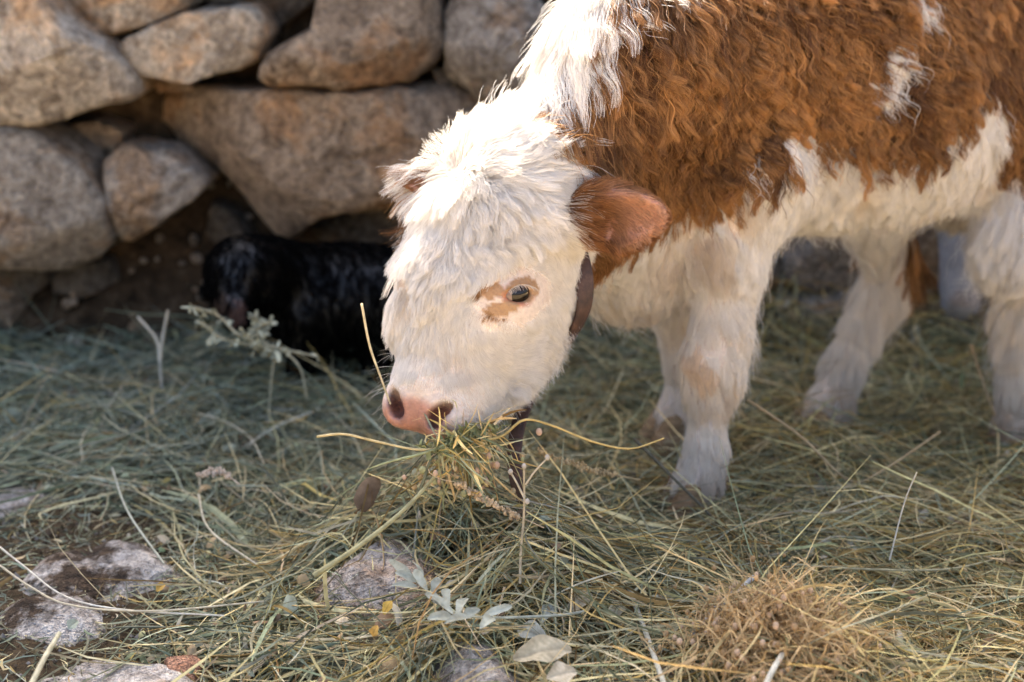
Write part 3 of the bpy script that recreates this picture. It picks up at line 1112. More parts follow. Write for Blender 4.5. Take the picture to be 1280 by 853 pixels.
# pixel, image direction (x right, y down), length cm, lift deg, curl cm, curl wavelength cm
GUIDES = [
    (560, 195, -1, -.1, 5.0, 38, .5, 5), (520, 220, -1, .35, 6.2, 32, .5, 5), (492, 262, -1, .55, 6.4, 32, .5, 5), (600, 185, .1, -1, 4.5, 45, .5, 4),
    (640, 195, .9, -.5, 4.5, 35, .5, 5), (690, 228, 1, .05, 4.5, 28, .4, 5), (596, 262, .15, 1, 4.2, 34, .6, 4), (560, 270, -.5, 1, 4.8, 32, .6, 4.5), (520, 295, -.8, .8, 6.0, 30, .6, 4.5),
    (484, 320, -1, .5, 4.6, 34, .5, 5), (640, 270, .8, .5, 4.2, 30, .5, 5), (690, 275, .9, .3, 3.2, 24, .3, 5), (600, 325, .05, 1, 3.2, 30, .6, 3.5), (545, 340, -.5, .9, 3.8, 30, .5, 4),
    (498, 365, -.85, .7, 3.8, 28, .4, 4), (520, 400, -.5, 1, 2.8, 24, .3, 4), (490, 420, -.5, .9, 1.8, 22, .2, 4), (565, 390, -.15, 1, 2.4, 22, .3, 3),
    (520, 445, -.25, 1, 1.5, 16, .12, 3), (560, 450, .35, 1, 1.6, 16, .15, 3), (600, 455, .85, .6, 1.7, 16, .15, 3), (650, 450, 1, .15, 1.8, 18, .12, 3),
    (690, 420, 1, .45, 3.2, 36, .15, 3), (700, 380, 1, .6, 2.8, 34, .1, 3), (640, 415, .9, .35, 1.4, 14, .1, 3), (620, 345, .5, .7, 1.6, 16, .2, 3),
    (690, 330, .8, .7, 1.6, 18, .1, 3), (665, 320, .85, .15, 1.9, 18, .2, 3), (625, 400, .5, .8, 1.4, 14, .1, 3), (680, 365, .9, .5, 1.3, 14, .08, 3),
    (530, 485, -.1, 1, .8, 14, .05, 3), (590, 505, .5, .9, .9, 14, .05, 3), (640, 500, .9, .6, 1.5, 22, .1, 3), (495, 495, -.3, 1, .8, 16, .05, 3), (650, 480, .9, .5, 2.8, 34, .1, 3), (560, 520, .3, 1, .6, 14, .03, 3),
    (745, 272, 1, -.05, 2.8, 18, .2, 4), (800, 262, 1, .05, .9, 14, .0, 4), (770, 300, .7, .8, 2.4, 25, .2, 4), (770, 228, .9, -.2, 1.4, 22, .1, 4),
    (770, 335, .15, 1, 3.6, 24, .3, 4),
    (720, 20, .2, 1, 5.5, 14, .4, 7), (660, 130, .25, 1, 5.0, 14, .4, 7), (740, 60, .5, 1, 6.5, 12, .4, 7), (690, 130, .45, 1, 6.0, 14, .4, 7), (690, 80, -.3, .9, 4.5, 16, .4, 7),
    (760, 60, .3, 1, 6.0, 14, .6, 5), (730, 160, .2, 1, 6.0, 15, .6, 5), (790, 150, .15, 1, 5.2, 18, .8, 3.6), (800, 60, .2, 1, 5.0, 20, .9, 3.2), (850, 200, .05, 1, 4.2, 22, .8, 3.2),
    (900, 60, .15, 1, 4.4, 26, 1.0, 2.9), (980, 120, .2, 1, 4.4, 27, 1.0, 2.8), (900, 150, .05, 1, 4.4, 26, 1.0, 2.8), (1060, 50, .35, 1, 4.6, 27, 1.0, 3), (1080, 150, .3, 1, 4.6, 27, 1.0, 3), (1150, 60, .4, 1, 4.8, 27, .9, 3.2),
    (1170, 150, .3, 1, 4.6, 26, .8, 3.4), (1255, 80, .1, 1, 4.2, 24, .6, 3.4), (1262, 190, .05, 1, 4.0, 24, .6, 3.4), (1040, 235, .05, 1, 4.4, 22, .6, 4), (960, 265, .1, 1, 4.0, 20, .5, 4),
    (1060, 280, .15, 1, 4.6, 24, .5, 4), (1140, 225, .3, 1, 4.2, 24, .5, 4), (800, 370, -.05, 1, 4.8, 18, .4, 5), (755, 350, 0, 1, 4.6, 18, .4, 5), (880, 275, -.05, 1, 3.6, 18, .4, 4.5), (840, 320, -.05, 1, 4.0, 18, .4, 4.5),
    (895, 340, .05, 1, 3.2, 20, .3, 4), (935, 380, .6, 1, 4.0, 30, .3, 4), (870, 400, -.2, 1, 2.8, 20, .3, 4), (890, 455, .0, 1, 2.2, 17, .2, 4), (915, 470, .5, 1, 2.8, 26, .2, 4), (886, 540, .05, 1, 2.2, 20, .1, 4), (868, 612, -.05, 1, 2.2, 22, .1, 4),
    (1120, 365, .15, 1, 4.4, 28, .4, 4), (1150, 335, .55, 1, 4.8, 36, .4, 4), (1060, 450, -.05, 1, 3.0, 22, .2, 4), (1025, 520, -.1, 1, 1.7, 16, .1, 4), (1080, 330, -.4, 1, 4.4, 26, .4, 4),
    (1212, 215, .1, 1, 4.2, 24, .5, 4), (1240, 320, -.7, 1, 5.8, 42, .5, 4), (1255, 400, -.6, 1, 5.0, 40, .3, 4), (1268, 470, -.1, 1, 2.8, 22, .2, 4), (1268, 550, 0, 1, 1.6, 16, .1, 4), (850, 500, 0, 1, 1.8, 18, .1, 4),
]
gp, gok = march(lambda p: calf_sdf(p, False), [(g[0], g[1]) for g in GUIDES])
GU = [g for g, o in zip(GUIDES, gok) if o]
gp = gp[gok]
gd = np.array([nrm(RT * g[2] - UPC * g[3]) for g in GU])
gx = np.array([g[4:8] for g in GU], float)


def flow_field(P, Nn):
    D = np.zeros_like(P)
    X = np.zeros((len(P), 4))
    for i in range(0, len(P), 40000):
        q = P[i:i + 40000]
        d2 = ((q[:, None, :] - gp[None]) ** 2).sum(-1)
        wt = 1.0 / (d2 + 1.2e-4) ** 2.2
        wt /= wt.sum(1, keepdims=True)
        D[i:i + 40000] = wt @ gd
        X[i:i + 40000] = wt @ gx
    D = D - (D * Nn).sum(1, keepdims=True) * Nn
    D = nrm(D + 1e-6)
    return D, X


def grow(P, Nn, D, Ln, lift, curlA, curlW, K=9, droop=0.3, jit=0.25, phase_scale=60.0, seed=0):
    n = len(P)
    t = np.linspace(0, 1, K)
    Bn = np.cross(Nn, D)
    low = fbm(P * 22, 2, 40 + seed)[:, None] * 0.9 + rng.normal(0, jit, (n, 1))
    D = nrm(D + Bn * low * 0.6)
    Bn = np.cross(Nn, D)
    lf = lift[:, None] * (1 + 0.5 * fbm(P * 45, 2, 50 + seed)[:, None] + rng.normal(0, 0.15, (n, 1)))
    d0 = D * np.cos(lf) + Nn * np.sin(lf)
    pts = np.zeros((n, K, 3))
    pts[:, 0] = P - Nn * 0.001
    for k in range(1, K):
        tt = t[k]
        d = d0 * (1 - 0.55 * tt) + D * 0.55 * tt + np.array([0, 0, -droop]) * tt - Nn * 0.12 * tt
        pts[:, k] = pts[:, k - 1] + nrm(d) * (Ln / (K - 1))[:, None]
    ph = (vnoise(P * phase_scale, 60 + seed) * 2 + vnoise(P * phase_scale * 0.45, 61 + seed) * 2) * math.pi + rng.normal(0, 0.35, n)
    fr = 2 * math.pi * Ln / np.maximum(curlW, 1e-4) * (1 + 0.3 * vnoise(P * 30, 63 + seed))
    am = curlA * (1 + 0.6 * vnoise(P * 35, 64 + seed))
    for k in range(1, K):
        env = am * min(1, t[k] * 1.6)
        pts[:, k] += Bn * (env * (np.sin(fr * t[k] + ph) - np.sin(ph)))[:, None] * 0.55 + Nn * (env * (np.cos(fr * t[k] + ph) - np.cos(ph)))[:, None] * 0.28
    return pts


LOCK = []


def clump(pts, ncl, amount, power=1.0, keep=False, ribbon=0.0):
    n, K, _ = pts.shape
    cs = rng.choice(n, ncl, replace=False)
    kd = kdtree.KDTree(ncl)
    for i, c in enumerate(cs):
        kd.insert(pts[c, 0], i)
    kd.balance()
    own = np.array([kd.find(q)[1] for q in pts[:, 0]])
    c = cs[own]
    if keep:
        LOCK[:] = [pts[c, 0].copy()]
    off = pts[:, :1] - pts[c, :1]
    t = np.linspace(0, 1, K)[None, :, None]
    if ribbon:                                     # locks keep their width and run on as wavy ribbons
        e = np.clip(t / 0.45, 0, 1)
        m = np.broadcast_to(np.asarray(amount, float), (n,))[:, None, None] * e * e * (3 - 2 * e)
        tgt = pts[c] + off * ribbon * (1 - 0.6 * t ** 3)
    else:
        m = np.broadcast_to(np.asarray(amount, float), (n,))[:, None, None] * t ** power
        tgt = pts[c] + off * (1 - 0.92 * t)
    return pts * (1 - m) + tgt * m


def radius_of(n, K, r0, r1):
    t = np.linspace(0, 1, K)[None]
    return r0[:, None] * (1 - t ** 1.5) + r1[:, None] * t ** 1.5


def fur_colour(P, brown):
    n = len(P)
    P = LOCK[0] if LOCK else P
    jl = _h(*(np.floor(P * 4000).astype(np.int64).T), 77)[:, None]
    v = fbm(P * 30, 3, 90)[:, None]
    j = rng.random((n, 1))
    W = np.array([0.975, 0.935, 0.875]) * (0.88 + 0.12 * jl) * (0.84 + 0.16 * j)
    tan = np.clip(fbm(P * 16, 3, 95) - 0.22, 0, 0.4)[:, None] * 1.2
    W = W * (1 - tan) + tan * np.array([0.62, 0.46, 0.28])
    kd_ = np.linalg.norm((P - at(878, 460, 1.68)) / np.array([0.016, 0.03, 0.024]), axis=1)[:, None]
    W = np.where(kd_ < 1 + 0.5 * v, np.array([0.84, 0.72, 0.58]) * (0.82 + 0.3 * j), W)
    dz = np.clip((0.16 - P[:, 2:3]) / 0.11, 0, 1) * np.clip(0.62 + 1.3 * fbm(P * 24, 3, 33)[:, None], 0, 1) * 0.9      # mud dried into the feet
    lg = np.clip((0.36 - P[:, 2:3]) / 0.15, 0, 1) * (P[:, 0:1] > 0.1)
    W = W * (1 - lg * np.array([0.02, 0.07, 0.15]))
    W = W * (1 - dz) + np.array([0.42, 0.29, 0.18]) * dz
    k = np.clip(0.38 + 0.7 * v + 0.45 * (jl - 0.5) + 0.7 * (j - 0.5), 0, 1)
    Bc = np.array([0.115, 0.048, 0.017]) * (1 - k) + np.array([0.60, 0.32, 0.120]) * k
    return np.where(brown[:, None], Bc, W)


def eye_dist(P):
    m = np.full(len(P), 9.0)
    for sg, (c, axs) in eye_c.items():
        q = (P - c) @ axs.T
        m = np.minimum(m, np.sqrt((q[:, 0] / 0.0200) ** 2 + (q[:, 1] / 0.0120) ** 2 + (q[:, 2] / 0.03) ** 2))
    return m


def build_fur():
    hlv = (bV - POLL) @ HAX.T
    ishead = (np.linalg.norm(bV - HD(0, -0.07, 0.15), axis=1) < 0.235) & (((bV - HD(0, -0.08, -0.03)) @ Hh) > 0) & (bV[:, 1] < 1.66)
    isear = np.zeros(len(bV), bool)
    earin = np.zeros(len(bV), bool)
    for sg, (b0, e, e2, e3, ln) in EAR.items():
        q = (bV - b0) @ np.array([e, e2, e3]).T
        ie = (q[:, 0] > 0.02) & (np.linalg.norm(q[:, 1:], axis=1) < 0.06)
        isear |= ie
        earin |= ie & ((bN @ e3) > 0.25) & (q[:, 0] > ln * 0.6) & (np.abs(q[:, 1]) < 0.034)
    toward = (bN @ nrm(np.array([0.1, -1, 0.45]))) > -0.35
    w_ = np.where(toward, 1.0, 0.15)
    for jl in LEGS.values():
        f0 = np.array(jl[-1][0])
        w_[(np.linalg.norm((bV - f0)[:, :2], axis=1) < 0.08) & (bV[:, 2] < f0[2] + 0.004)] = 0
    ndv = nose_mask(hlv)
    bare = (ndv < 1.0) | (eye_dist(bV) < 1.0)
    # --- body
    wb = w_ * (~ishead) * (~isear)
    P, Nn = sample_faces(bV, bF, bN, wb, N_BODY)
    D, X = flow_field(P, Nn)
    br = coat(P)
    Ln = X[:, 0] * np.where(br, 0.0138, 0.0112) * rng.uniform(0.6, 1.1, len(P)) * (1 + 0.4 * fbm(P * 18, 2, 70))
    pts = grow(P, Nn, D, Ln, np.radians(X[:, 1] * 0.85 + 3), X[:, 2] * 0.0135, X[:, 3] * 0.0100, 15, 0.3, 0.16, 50.0)
    pts = clump(pts, N_BODY // 75, np.where(br, 0.9, 0.6) * np.clip(rng.normal(0.85, 0.22, len(P)), 0.1, 1.05), 0.5, True, 0.42)
    r0 = rng.uniform(0.00020, 0.00034, len(P))
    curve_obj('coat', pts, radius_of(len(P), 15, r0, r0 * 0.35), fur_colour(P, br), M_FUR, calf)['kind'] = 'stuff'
    # --- head
    wh = np.where(toward, 1.0, 0.3) * ishead * (~isear) * (~bare)
    P, Nn = sample_faces(bV, bF, bN, wh, N_HEAD)
    D, X = flow_field(P, Nn)
    br = coat(P)
    near_n = np.clip((nose_mask((P - POLL) @ HAX.T) - 1.0) / 0.6, 0.22, 1)
    Ln = X[:, 0] * 0.01 * rng.uniform(0.6, 1.1, len(P)) * near_n
    Ln = Ln * (1 + 0.4 * np.clip((X[:, 0] - 2.5) / 2, 0, 1))
    edd = eye_dist(P)
    Ln = Ln * np.clip((edd - 0.5) / 2.4, 0.30, 1)
    ed = np.clip((edd - 1) / 1.2, 0.25, 1)
    for sg, (ec, axs) in eye_c.items():
        m = edd < 4.0
        m &= np.linalg.norm(P - ec, axis=1) < 0.09
        aw = nrm(P[m] - ec)
        f_ = np.clip((4.0 - edd[m]) / 2.2, 0, 1)[:, None]
        dd = D[m] * (1 - f_ * 0.8) + aw * f_ * 0.9
        D[m] = nrm(dd - (dd * Nn[m]).sum(1, keepdims=True) * Nn[m] + 1e-6)
    pts = grow(P, Nn, D, Ln, np.radians(X[:, 1] * 0.95 + 5) * ed, X[:, 2] * 0.012, X[:, 3] * 0.009, 10, 0.22, 0.2, 60.0, 3)
    lng = np.clip((X[:, 0] - 1.3) / 2.5, 0, 1)
    pts = clump(pts, N_HEAD // 55, (0.18 + 0.5 * lng) * rng.uniform(0.6, 1.2, len(P)), 0.6, True)
    c = fur_colour(P, br)
    ts = tan_spots(P)
    c[ts] = np.array([0.34, 0.18, 0.07]) * rng.uniform(0.75, 1.2, (ts.sum(), 1))
    r0 = (0.00015 + 0.00008 * lng) * rng.uniform(0.8, 1.2, len(P))
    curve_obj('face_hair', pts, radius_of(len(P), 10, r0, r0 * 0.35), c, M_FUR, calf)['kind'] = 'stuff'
    # --- ears
    we = isear * np.where(earin, 0.5, 1.0)
    P, Nn = sample_faces(bV, bF, bN, we, N_EAR)
    D, X = flow_field(P, Nn)
    for sg, (b0, e, e2, e3, ln) in EAR.items():
        m = ((P - b0) @ e > 0) & (np.linalg.norm(P - b0, axis=1) < 0.2)
        s = np.clip(((P - b0) @ e) / ln, 0, 1)
        if sg == -1:
            D[m] = nrm(e - (Nn[m] @ e)[:, None] * Nn[m] + 1e-6)
            X[m, 0] = 0.9
        X[m, 0] = np.minimum(np.maximum(X[m, 0], 1.8 if sg == 1 else 0.8), (4.0 - 2.9 * s[m]))
    q1 = (P - EAR[1][0]) @ np.array(EAR[1][1:4]).T
    inn = (q1[:, 0] > 0.06) & ((Nn @ EAR[1][3]) > 0.2) & (np.abs(q1[:, 2]) < 0.04)
    Ln = X[:, 0] * 0.01 * rng.uniform(0.6, 1.1, len(P)) * np.where(inn, 0.75, 1.15)
    pts = grow(P, Nn, D, Ln, np.radians(np.minimum(X[:, 1], 20) + np.where(inn, 8, 0)), X[:, 2] * 0.006, X[:, 3] * 0.01, 8, 0.1, 0.25, 75.0, 5)
    pts = clump(pts, N_EAR // 40, 0.4)
    j = rng.random((len(P), 1))
    c = np.array([0.12, 0.048, 0.018]) * (1 - j) + np.array([0.44, 0.20, 0.072]) * j
    q1 = (P - EAR[1][0]) @ np.array(EAR[1][1:4]).T
    f1 = np.clip((q1[:, 0] - 0.055) / 0.035, 0, 1) * np.clip((Nn @ EAR[1][3] - 0.1) / 0.3, 0, 1) * (np.abs(q1[:, 2]) < 0.04)
    tanh_ = np.array([0.60, 0.36, 0.235]) * (0.55 + 0.7 * j)
    c = c * (1 - 0.8 * f1[:, None]) + tanh_ * 0.8 * f1[:, None]
    far_ = np.linalg.norm(P - EAR[-1][0], axis=1) < 0.14
    c[far_] = np.array([0.32, 0.15, 0.06]) * (0.7 + 0.5 * j[far_])
    wv = ((P - EAR[1][0]) @ EAR[1][1]) < 0.03
    c = np.where((wv & (rng.random(len(P)) < 0.3) & (np.linalg.norm(P - EAR[1][0], axis=1) < 0.06))[:, None], np.array([0.84, 0.78, 0.7]), c)
    r0 = rng.uniform(0.00014, 0.00022, len(P))
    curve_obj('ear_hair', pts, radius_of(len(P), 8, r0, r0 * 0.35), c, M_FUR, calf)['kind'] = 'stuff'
    # --- coarser guard hairs that stand out of the coat
    for nm, n, wts, Lk, rk, seed in (('guard_hair', 12000, wb, 0.0145, 0.00042, 11), ('face_guard_hair', 15000, wh, 0.0125, 0.00038, 12)):
        P, Nn = sample_faces(bV, bF, bN, wts, n)
        D, X = flow_field(P, Nn)
        edd = eye_dist(P)
        m = (edd > 2.2)
        P, Nn, D, X = P[m], Nn[m], D[m], X[m]
        n = len(P)
        br = coat(P)
        if seed == 12:
            kp_ = ~tan_spots(P)
            P, Nn, D, X, br = P[kp_], Nn[kp_], D[kp_], X[kp_], br[kp_]
            n = len(P)
        nn_ = np.clip((nose_mask((P - POLL) @ HAX.T) - 1.0) / 0.6, 0.2, 1)
        Ln = X[:, 0] * Lk * rng.uniform(0.5, 1.15, n) * nn_ * np.clip((edd[m][kp_] if seed == 12 else edd[m]) / 5, 0.3, 1)
        pts = grow(P, Nn, D, Ln, np.radians(X[:, 1] + 5), X[:, 2] * 0.011, X[:, 3] * 0.0105, 14, 0.3, 0.22, 55.0, 0 if seed == 11 else 3)
        LOCK[:] = []
        c = fur_colour(P, br)
        c = np.where(br[:, None], c * rng.uniform(0.7, 1.4, (n, 1)), c * rng.uniform(0.80, 1.06, (n, 1)))
        r0 = rk * rng.uniform(0.6, 1.3, n) * np.where(br, 1.15, 0.8)
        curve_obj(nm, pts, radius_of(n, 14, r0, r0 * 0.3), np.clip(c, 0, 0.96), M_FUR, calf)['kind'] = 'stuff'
    # --- long white crest locks hanging over the brown neck
    locks = [(708, 10, .35, 1, 9, 26), (735, 5, .5, 1, 9, 30), (755, 0, .55, 1, 8, 24), (775, 0, .5, 1, 6, 16), (700, 40, .3, 1, 9, 30), (720, 45, .5, 1, 10, 34), (690, 70, .3, 1, 8, 30),
             (676, 95, .3, 1, 7, 26), (664, 115, .35, 1, 7, 24), (690, 95, .45, 1, 8, 26), (650, 135, .3, 1, 6, 24), (655, 150, .5, 1, 6, 20), (738, 40, .6, 1, 9, 26), (820, -20, .4, 1, 6, 16), (640, 150, .1, 1, 5, 20), (705, 85, .55, 1, 9, 22)]
    q, ok = march(lambda p: calf_sdf(p, False), [(l[0], l[1]) for l in locks])
    allp, = [[]]
    for l, c0, o in zip(locks, q, ok):
        if not o:
            continue
        n = l[5] * 8
        nn = sdf_normal(calf_sdf, c0[None])[0]
        Pn = c0 + rng.normal(0, 0.011, (n, 3))
        Pn = Pn - (((Pn - c0) @ nn)[:, None]) * nn
        d = nrm(RT * l[2] - UPC * l[3])
        d = nrm(d - (d @ nn) * nn)
        Nn = np.repeat(nn[None], n, 0)
        D = np.repeat(d[None], n, 0)
        Ln = np.full(n, l[4] * 0.01) * rng.uniform(0.75, 1.08, n)
        p_ = grow(Pn, Nn, D, Ln, np.full(n, R(15)), np.full(n, 0.008), np.full(n, 0.06), 12, 0.45, 0.1, 16.0, 8)
        allp.append(clump(p_, 7, 0.7, 0.8))
    rl = np.random.default_rng(3)
    cl = []
    for k in range(110):
        a, r = rl.uniform(0, 2 * math.pi), 130 * math.sqrt(rl.random())
        cl.append((585 + r * math.cos(a), 255 + r * 0.75 * math.sin(a)))
    q, ok = march(lambda p: calf_sdf(p, False), cl)
    q = q[ok]
    q = q[((q - POLL) @ Hh < 0.15) & (np.linalg.norm(q - eye_c[1][0], axis=1) > 0.085) & (np.linalg.norm(q - EAR[-1][0], axis=1) > 0.12) & (q[:, 1] < 1.62) & (np.linalg.norm(q - EAR[1][0], axis=1) > 0.05)]
    nn = sdf_normal(calf_sdf, q)
    fd, fx = flow_field(q, nn)
    for c0, n1, d1, x1 in zip(q, nn, fd, fx):
        n = 60
        Pn = c0 + rng.normal(0, 0.0065, (n, 3))
        Pn = Pn - (((Pn - c0) @ n1)[:, None]) * n1
        Nn = np.repeat(n1[None], n, 0)
        D = nrm(d1 + rl.normal(0, 0.35, 3))
        D = np.repeat(nrm(D - (D @ n1) * n1)[None], n, 0)
        Ln = np.full(n, rl.uniform(0.05, 0.085)) * rng.uniform(0.75, 1.08, n)
        p_ = grow(Pn, Nn, D, Ln, np.full(n, R(rl.uniform(18, 36))), np.full(n, rl.uniform(0.005, 0.012)), np.full(n, 0.055), 12, 0.4, 0.12, 20.0, 8)
        allp.append(clump(p_, 6, 0.62, 0.8))
    pts = np.vstack(allp)
    r0 = rng.uniform(0.0002, 0.0003, len(pts))
    c = np.array([0.97, 0.93, 0.87]) * rng.uniform(0.92, 1.0, (len(pts), 1))
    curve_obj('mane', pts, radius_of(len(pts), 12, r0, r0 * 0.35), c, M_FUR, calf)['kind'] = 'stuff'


N_BODY, N_HEAD, N_EAR = 340000, 190000, 22000
build_fur()


# ------------------------------------------------------------------ calf: eyes, lashes, hooves
def uv_ell(c, ax, r, nu=28, nv=16):
    th = np.linspace(0, math.pi, nv)
    ph = np.linspace(0, 2 * math.pi, nu, endpoint=False)
    T, Ph = np.meshgrid(th, ph, indexing='ij')
    q = np.stack([np.sin(T) * np.cos(Ph) * r[0], np.sin(T) * np.sin(Ph) * r[1], np.cos(T) * r[2]], -1).reshape(-1, 3)
    V = np.asarray(c) + q @ np.asarray(ax)
    F = [(j * nu + i, (j + 1) * nu + i, (j + 1) * nu + (i + 1) % nu, j * nu + (i + 1) % nu) for j in range(nv - 1) for i in range(nu)]
    return V, np.array(F)


for sg, (c, axs) in eye_c.items():
    V, F = uv_ell(c - axs[2] * 0.0040, axs, (0.0185, 0.0140, 0.0125))
    ey = mesh_obj('eye', V, F, M_SCLERA, calf)
    V, F = uv_ell(c - axs[2] * 0.0008 - axs[0] * 0.0020, axs, (0.0150, 0.0138, 0.0114))
    mesh_obj('iris', V, F, M_EYE, ey)
    # pale lashes along the upper lid
    n = 70
    a = np.linspace(-1, 1, n) + rng.normal(0, 0.03, n)
    up = -1 if (axs[1] @ UP) < 0 else 1
    root = c + axs[0] * (a * 0.015)[:, None] + axs[1] * (up * 0.0098 * np.sqrt(np.clip(1 - a ** 2 * 0.8, 0, 1)))[:, None] + axs[2] * 0.010
    K = 7
    t = np.linspace(0, 1, K)[None, :, None]
    d0 = axs[2] * 0.9 + axs[1] * up * 0.25 + axs[0] * (a * 0.25)[:, None] + rng.normal(0, 0.1, (n, 3))
    Lh = rng.uniform(0.008, 0.014, n)[:, None, None]
    pts = root[:, None] + d0[:, None] * t * Lh + np.array([0, 0, -1.0]) * t ** 2 * Lh * 0.6
    curve_obj('eyelashes', pts, radius_of(n, K, np.full(n, 0.00016), np.full(n, 0.00005)), np.tile([0.8, 0.7, 0.58], (n, 1)), M_FUR, calf)['kind'] = 'stuff'


def build_whiskers():
    n = 90
    a = rng.uniform(-1, 1, n)
    root = []
    for k in range(n):
        sg = 1 if k % 3 else -1
        root.append(HD(sg * rng.uniform(0.040, 0.060), rng.uniform(-0.085, -0.03), HLEN - rng.uniform(0.012, 0.085)))
    root = np.array(root)
    for _ in range(6):
        d = calf_sdf(root)
        g = sdf_normal(calf_sdf, root)
        root = root - g * d[:, None]
    K = 8
    t = np.linspace(0, 1, K)[None, :, None]
    d0 = nrm(g + 0.35 * Hh + rng.normal(0, 0.3, (n, 3)))
    Lh = rng.uniform(0.012, 0.034, n)[:, None, None]
    pts = root[:, None] + d0[:, None] * t * Lh + np.array([0, 0, -1.0]) * t ** 2 * Lh * 0.35
    curve_obj('whiskers', pts, radius_of(n, K, np.full(n, 0.00017), np.full(n, 0.00005)), np.tile([0.85, 0.8, 0.72], (n, 1)), M_FUR, calf)['kind'] = 'stuff'


build_whiskers()


def build_hoof(jl):
    foot, prev = np.array(jl[-1][0]), np.array(jl[-2][0])
    fw = foot - prev
    fw[2] = 0
    fw = nrm(fw + 0.6 * -A * 0.05)
    side = np.cross(UP, fw)
    def f(p):
        d = None
        for sg in (1, -1):
            c = foot + side * sg * 0.0165 + fw * 0.012
            a = s_cone(p, c + UP * 0.002, c + fw * 0.020 - UP * 0.034, 0.0165, 0.0205)
            d = a if d is None else np.minimum(d, a)
        fl = (foot[2] - 0.048) - p[:, 2]
        return smax(d, fl, 0.003)
    V, F = surface_nets(f, foot - 0.075, foot + 0.075, 0.003)
    mesh_obj('hoof', V, F, M_HOOF, calf)
    fet = np.array(jl[-2][0])
    for sg in (1, -1):
        c = fet - fw * 0.026 + side * sg * 0.014 - UP * 0.008
        V, F = uv_ell(c, np.array([side, fw, UP]), (0.008, 0.010, 0.014), 12, 8)
        mesh_obj('dewclaw', V, F, M_HOOF, calf)


for jl in LEGS.values():
    build_hoof(jl)


# ------------------------------------------------------------------ collar
def catmull(pts, n):
    pts = np.asarray(pts, float)
    p = np.vstack([2 * pts[0] - pts[1], pts, 2 * pts[-1] - pts[-2]])
    m = len(pts) - 1
    t = np.linspace(0, m - 1e-6, n)
    i = t.astype(int)
    f = (t - i)[:, None]
    a, b, c, d = p[i], p[i + 1], p[i + 2], p[i + 3]
    return 0.5 * (2 * b + (c - a) * f + (2 * a - 5 * b + 4 * c - d) * f ** 2 + (3 * b - a - 3 * c + d) * f ** 3)


def strap_mesh(path, width, thick, wdir):
    n = len(path)
    T = nrm(np.gradient(path, axis=0))
    wd = np.asarray(wdir, float)
    if wd.ndim == 1:
        wd = np.repeat(wd[None], n, 0)
    wd = nrm(wd - (wd * T).sum(1, keepdims=True) * T)
    nn = np.cross(T, wd)
    width = np.broadcast_to(width, (n,))[:, None]
    prof = [(-.5, -.5), (-.46, -.62), (.46, -.62), (.5, -.5), (.5, .5), (.46, .62), (-.46, .62), (-.5, .5)]
    V = np.stack([path + wd * width * a + nn * thick * b for a, b in prof], 1).reshape(-1, 3)
    k = len(prof)
    F = [(i * k + j, i * k + (j + 1) % k, (i + 1) * k + (j + 1) % k, (i + 1) * k + j) for i in range(n - 1) for j in range(k)]
    F += [(0, 1, 2, 7), (2, 3, 4, 7), (4, 5, 6, 7)]
    b0 = (n - 1) * k
    F += [(b0 + 7, b0 + 2, b0 + 1, b0), (b0 + 7, b0 + 4, b0 + 3, b0 + 2), (b0 + 7, b0 + 6, b0 + 5, b0 + 4)]
    return V, np.array(F)


collar = empty('collar', tuple(at(680, 440, 1.6)), 'worn dark brown leather collar round the calf\'s neck with hanging end', 'collar')
loop = [at(708, 262, 1.66), at(722, 318, 1.575), at(730, 352, 1.55), at(728, 392, 1.545), at(706, 432, 1.56), at(672, 470, 1.58), at(655, 480, 1.62), at(610, 460, 1.70), at(570, 400, 1.76), at(565, 320, 1.78), at(600, 240, 1.76), at(650, 215, 1.72), at(708, 262, 1.66)]
pth = catmull(loop, 90)
V, F = strap_mesh(pth, 0.024, 0.004, nk_ax)
mesh_obj('strap', V, F, M_LEATHER, collar)
tail = catmull([at(672, 470, 1.575), at(657, 505, 1.55), at(646, 540, 1.51), at(643, 578, 1.48), at(648, 612, 1.465), at(655, 644, 1.46)], 40)
V, F = strap_mesh(tail, np.linspace(0.017, 0.015, 40) * np.clip((1 - np.linspace(0, 1, 40)) * 4, 0.3, 1), 0.004, nrm(np.array([1, -0.25, 0])))
mesh_obj('strap_end', V, F, M_LEATHER, collar)


# ------------------------------------------------------------------ lambs behind
def small_beast(name, sdf, lo, hi, colour_fn, label, nfur, hair_len, lift, origin):
    root = empty(name, tuple(origin), label, 'lamb')
    V, F = surface_nets(sdf, lo, hi, 0.008)
    N_ = sdf_normal(sdf, V, 0.004)
    c = colour_fn(V)
    mesh_obj('body', V, F, M_SKIN, root, True, c)
    P, Nn = sample_faces(V, F, N_, np.ones(len(V)), nfur)
    D = np.repeat(np.array([[0.1, -0.1, -1.0]]), nfur, 0)
    D = nrm(D - (D * Nn).sum(1, keepdims=True) * Nn + 1e-6)
    Ln = hair_len * rng.uniform(0.6, 1.1, nfur)
    pts = grow(P, Nn, D, Ln, np.full(nfur, R(lift)), np.full(nfur, 0.005), np.full(nfur, 0.025), 7, 0.3, 0.3)
    pts = clump(pts, nfur // 30, 0.6)
    r0 = np.full(nfur, 0.0004)
    o = curve_obj('fleece', pts, radius_of(nfur, 7, r0, r0 * 0.4), colour_fn(P) * rng.uniform(0.85, 1.1, (nfur, 1)), M_LAMBFUR, root)
    o['kind'] = 'stuff'
    return root


I3 = np.eye(3)


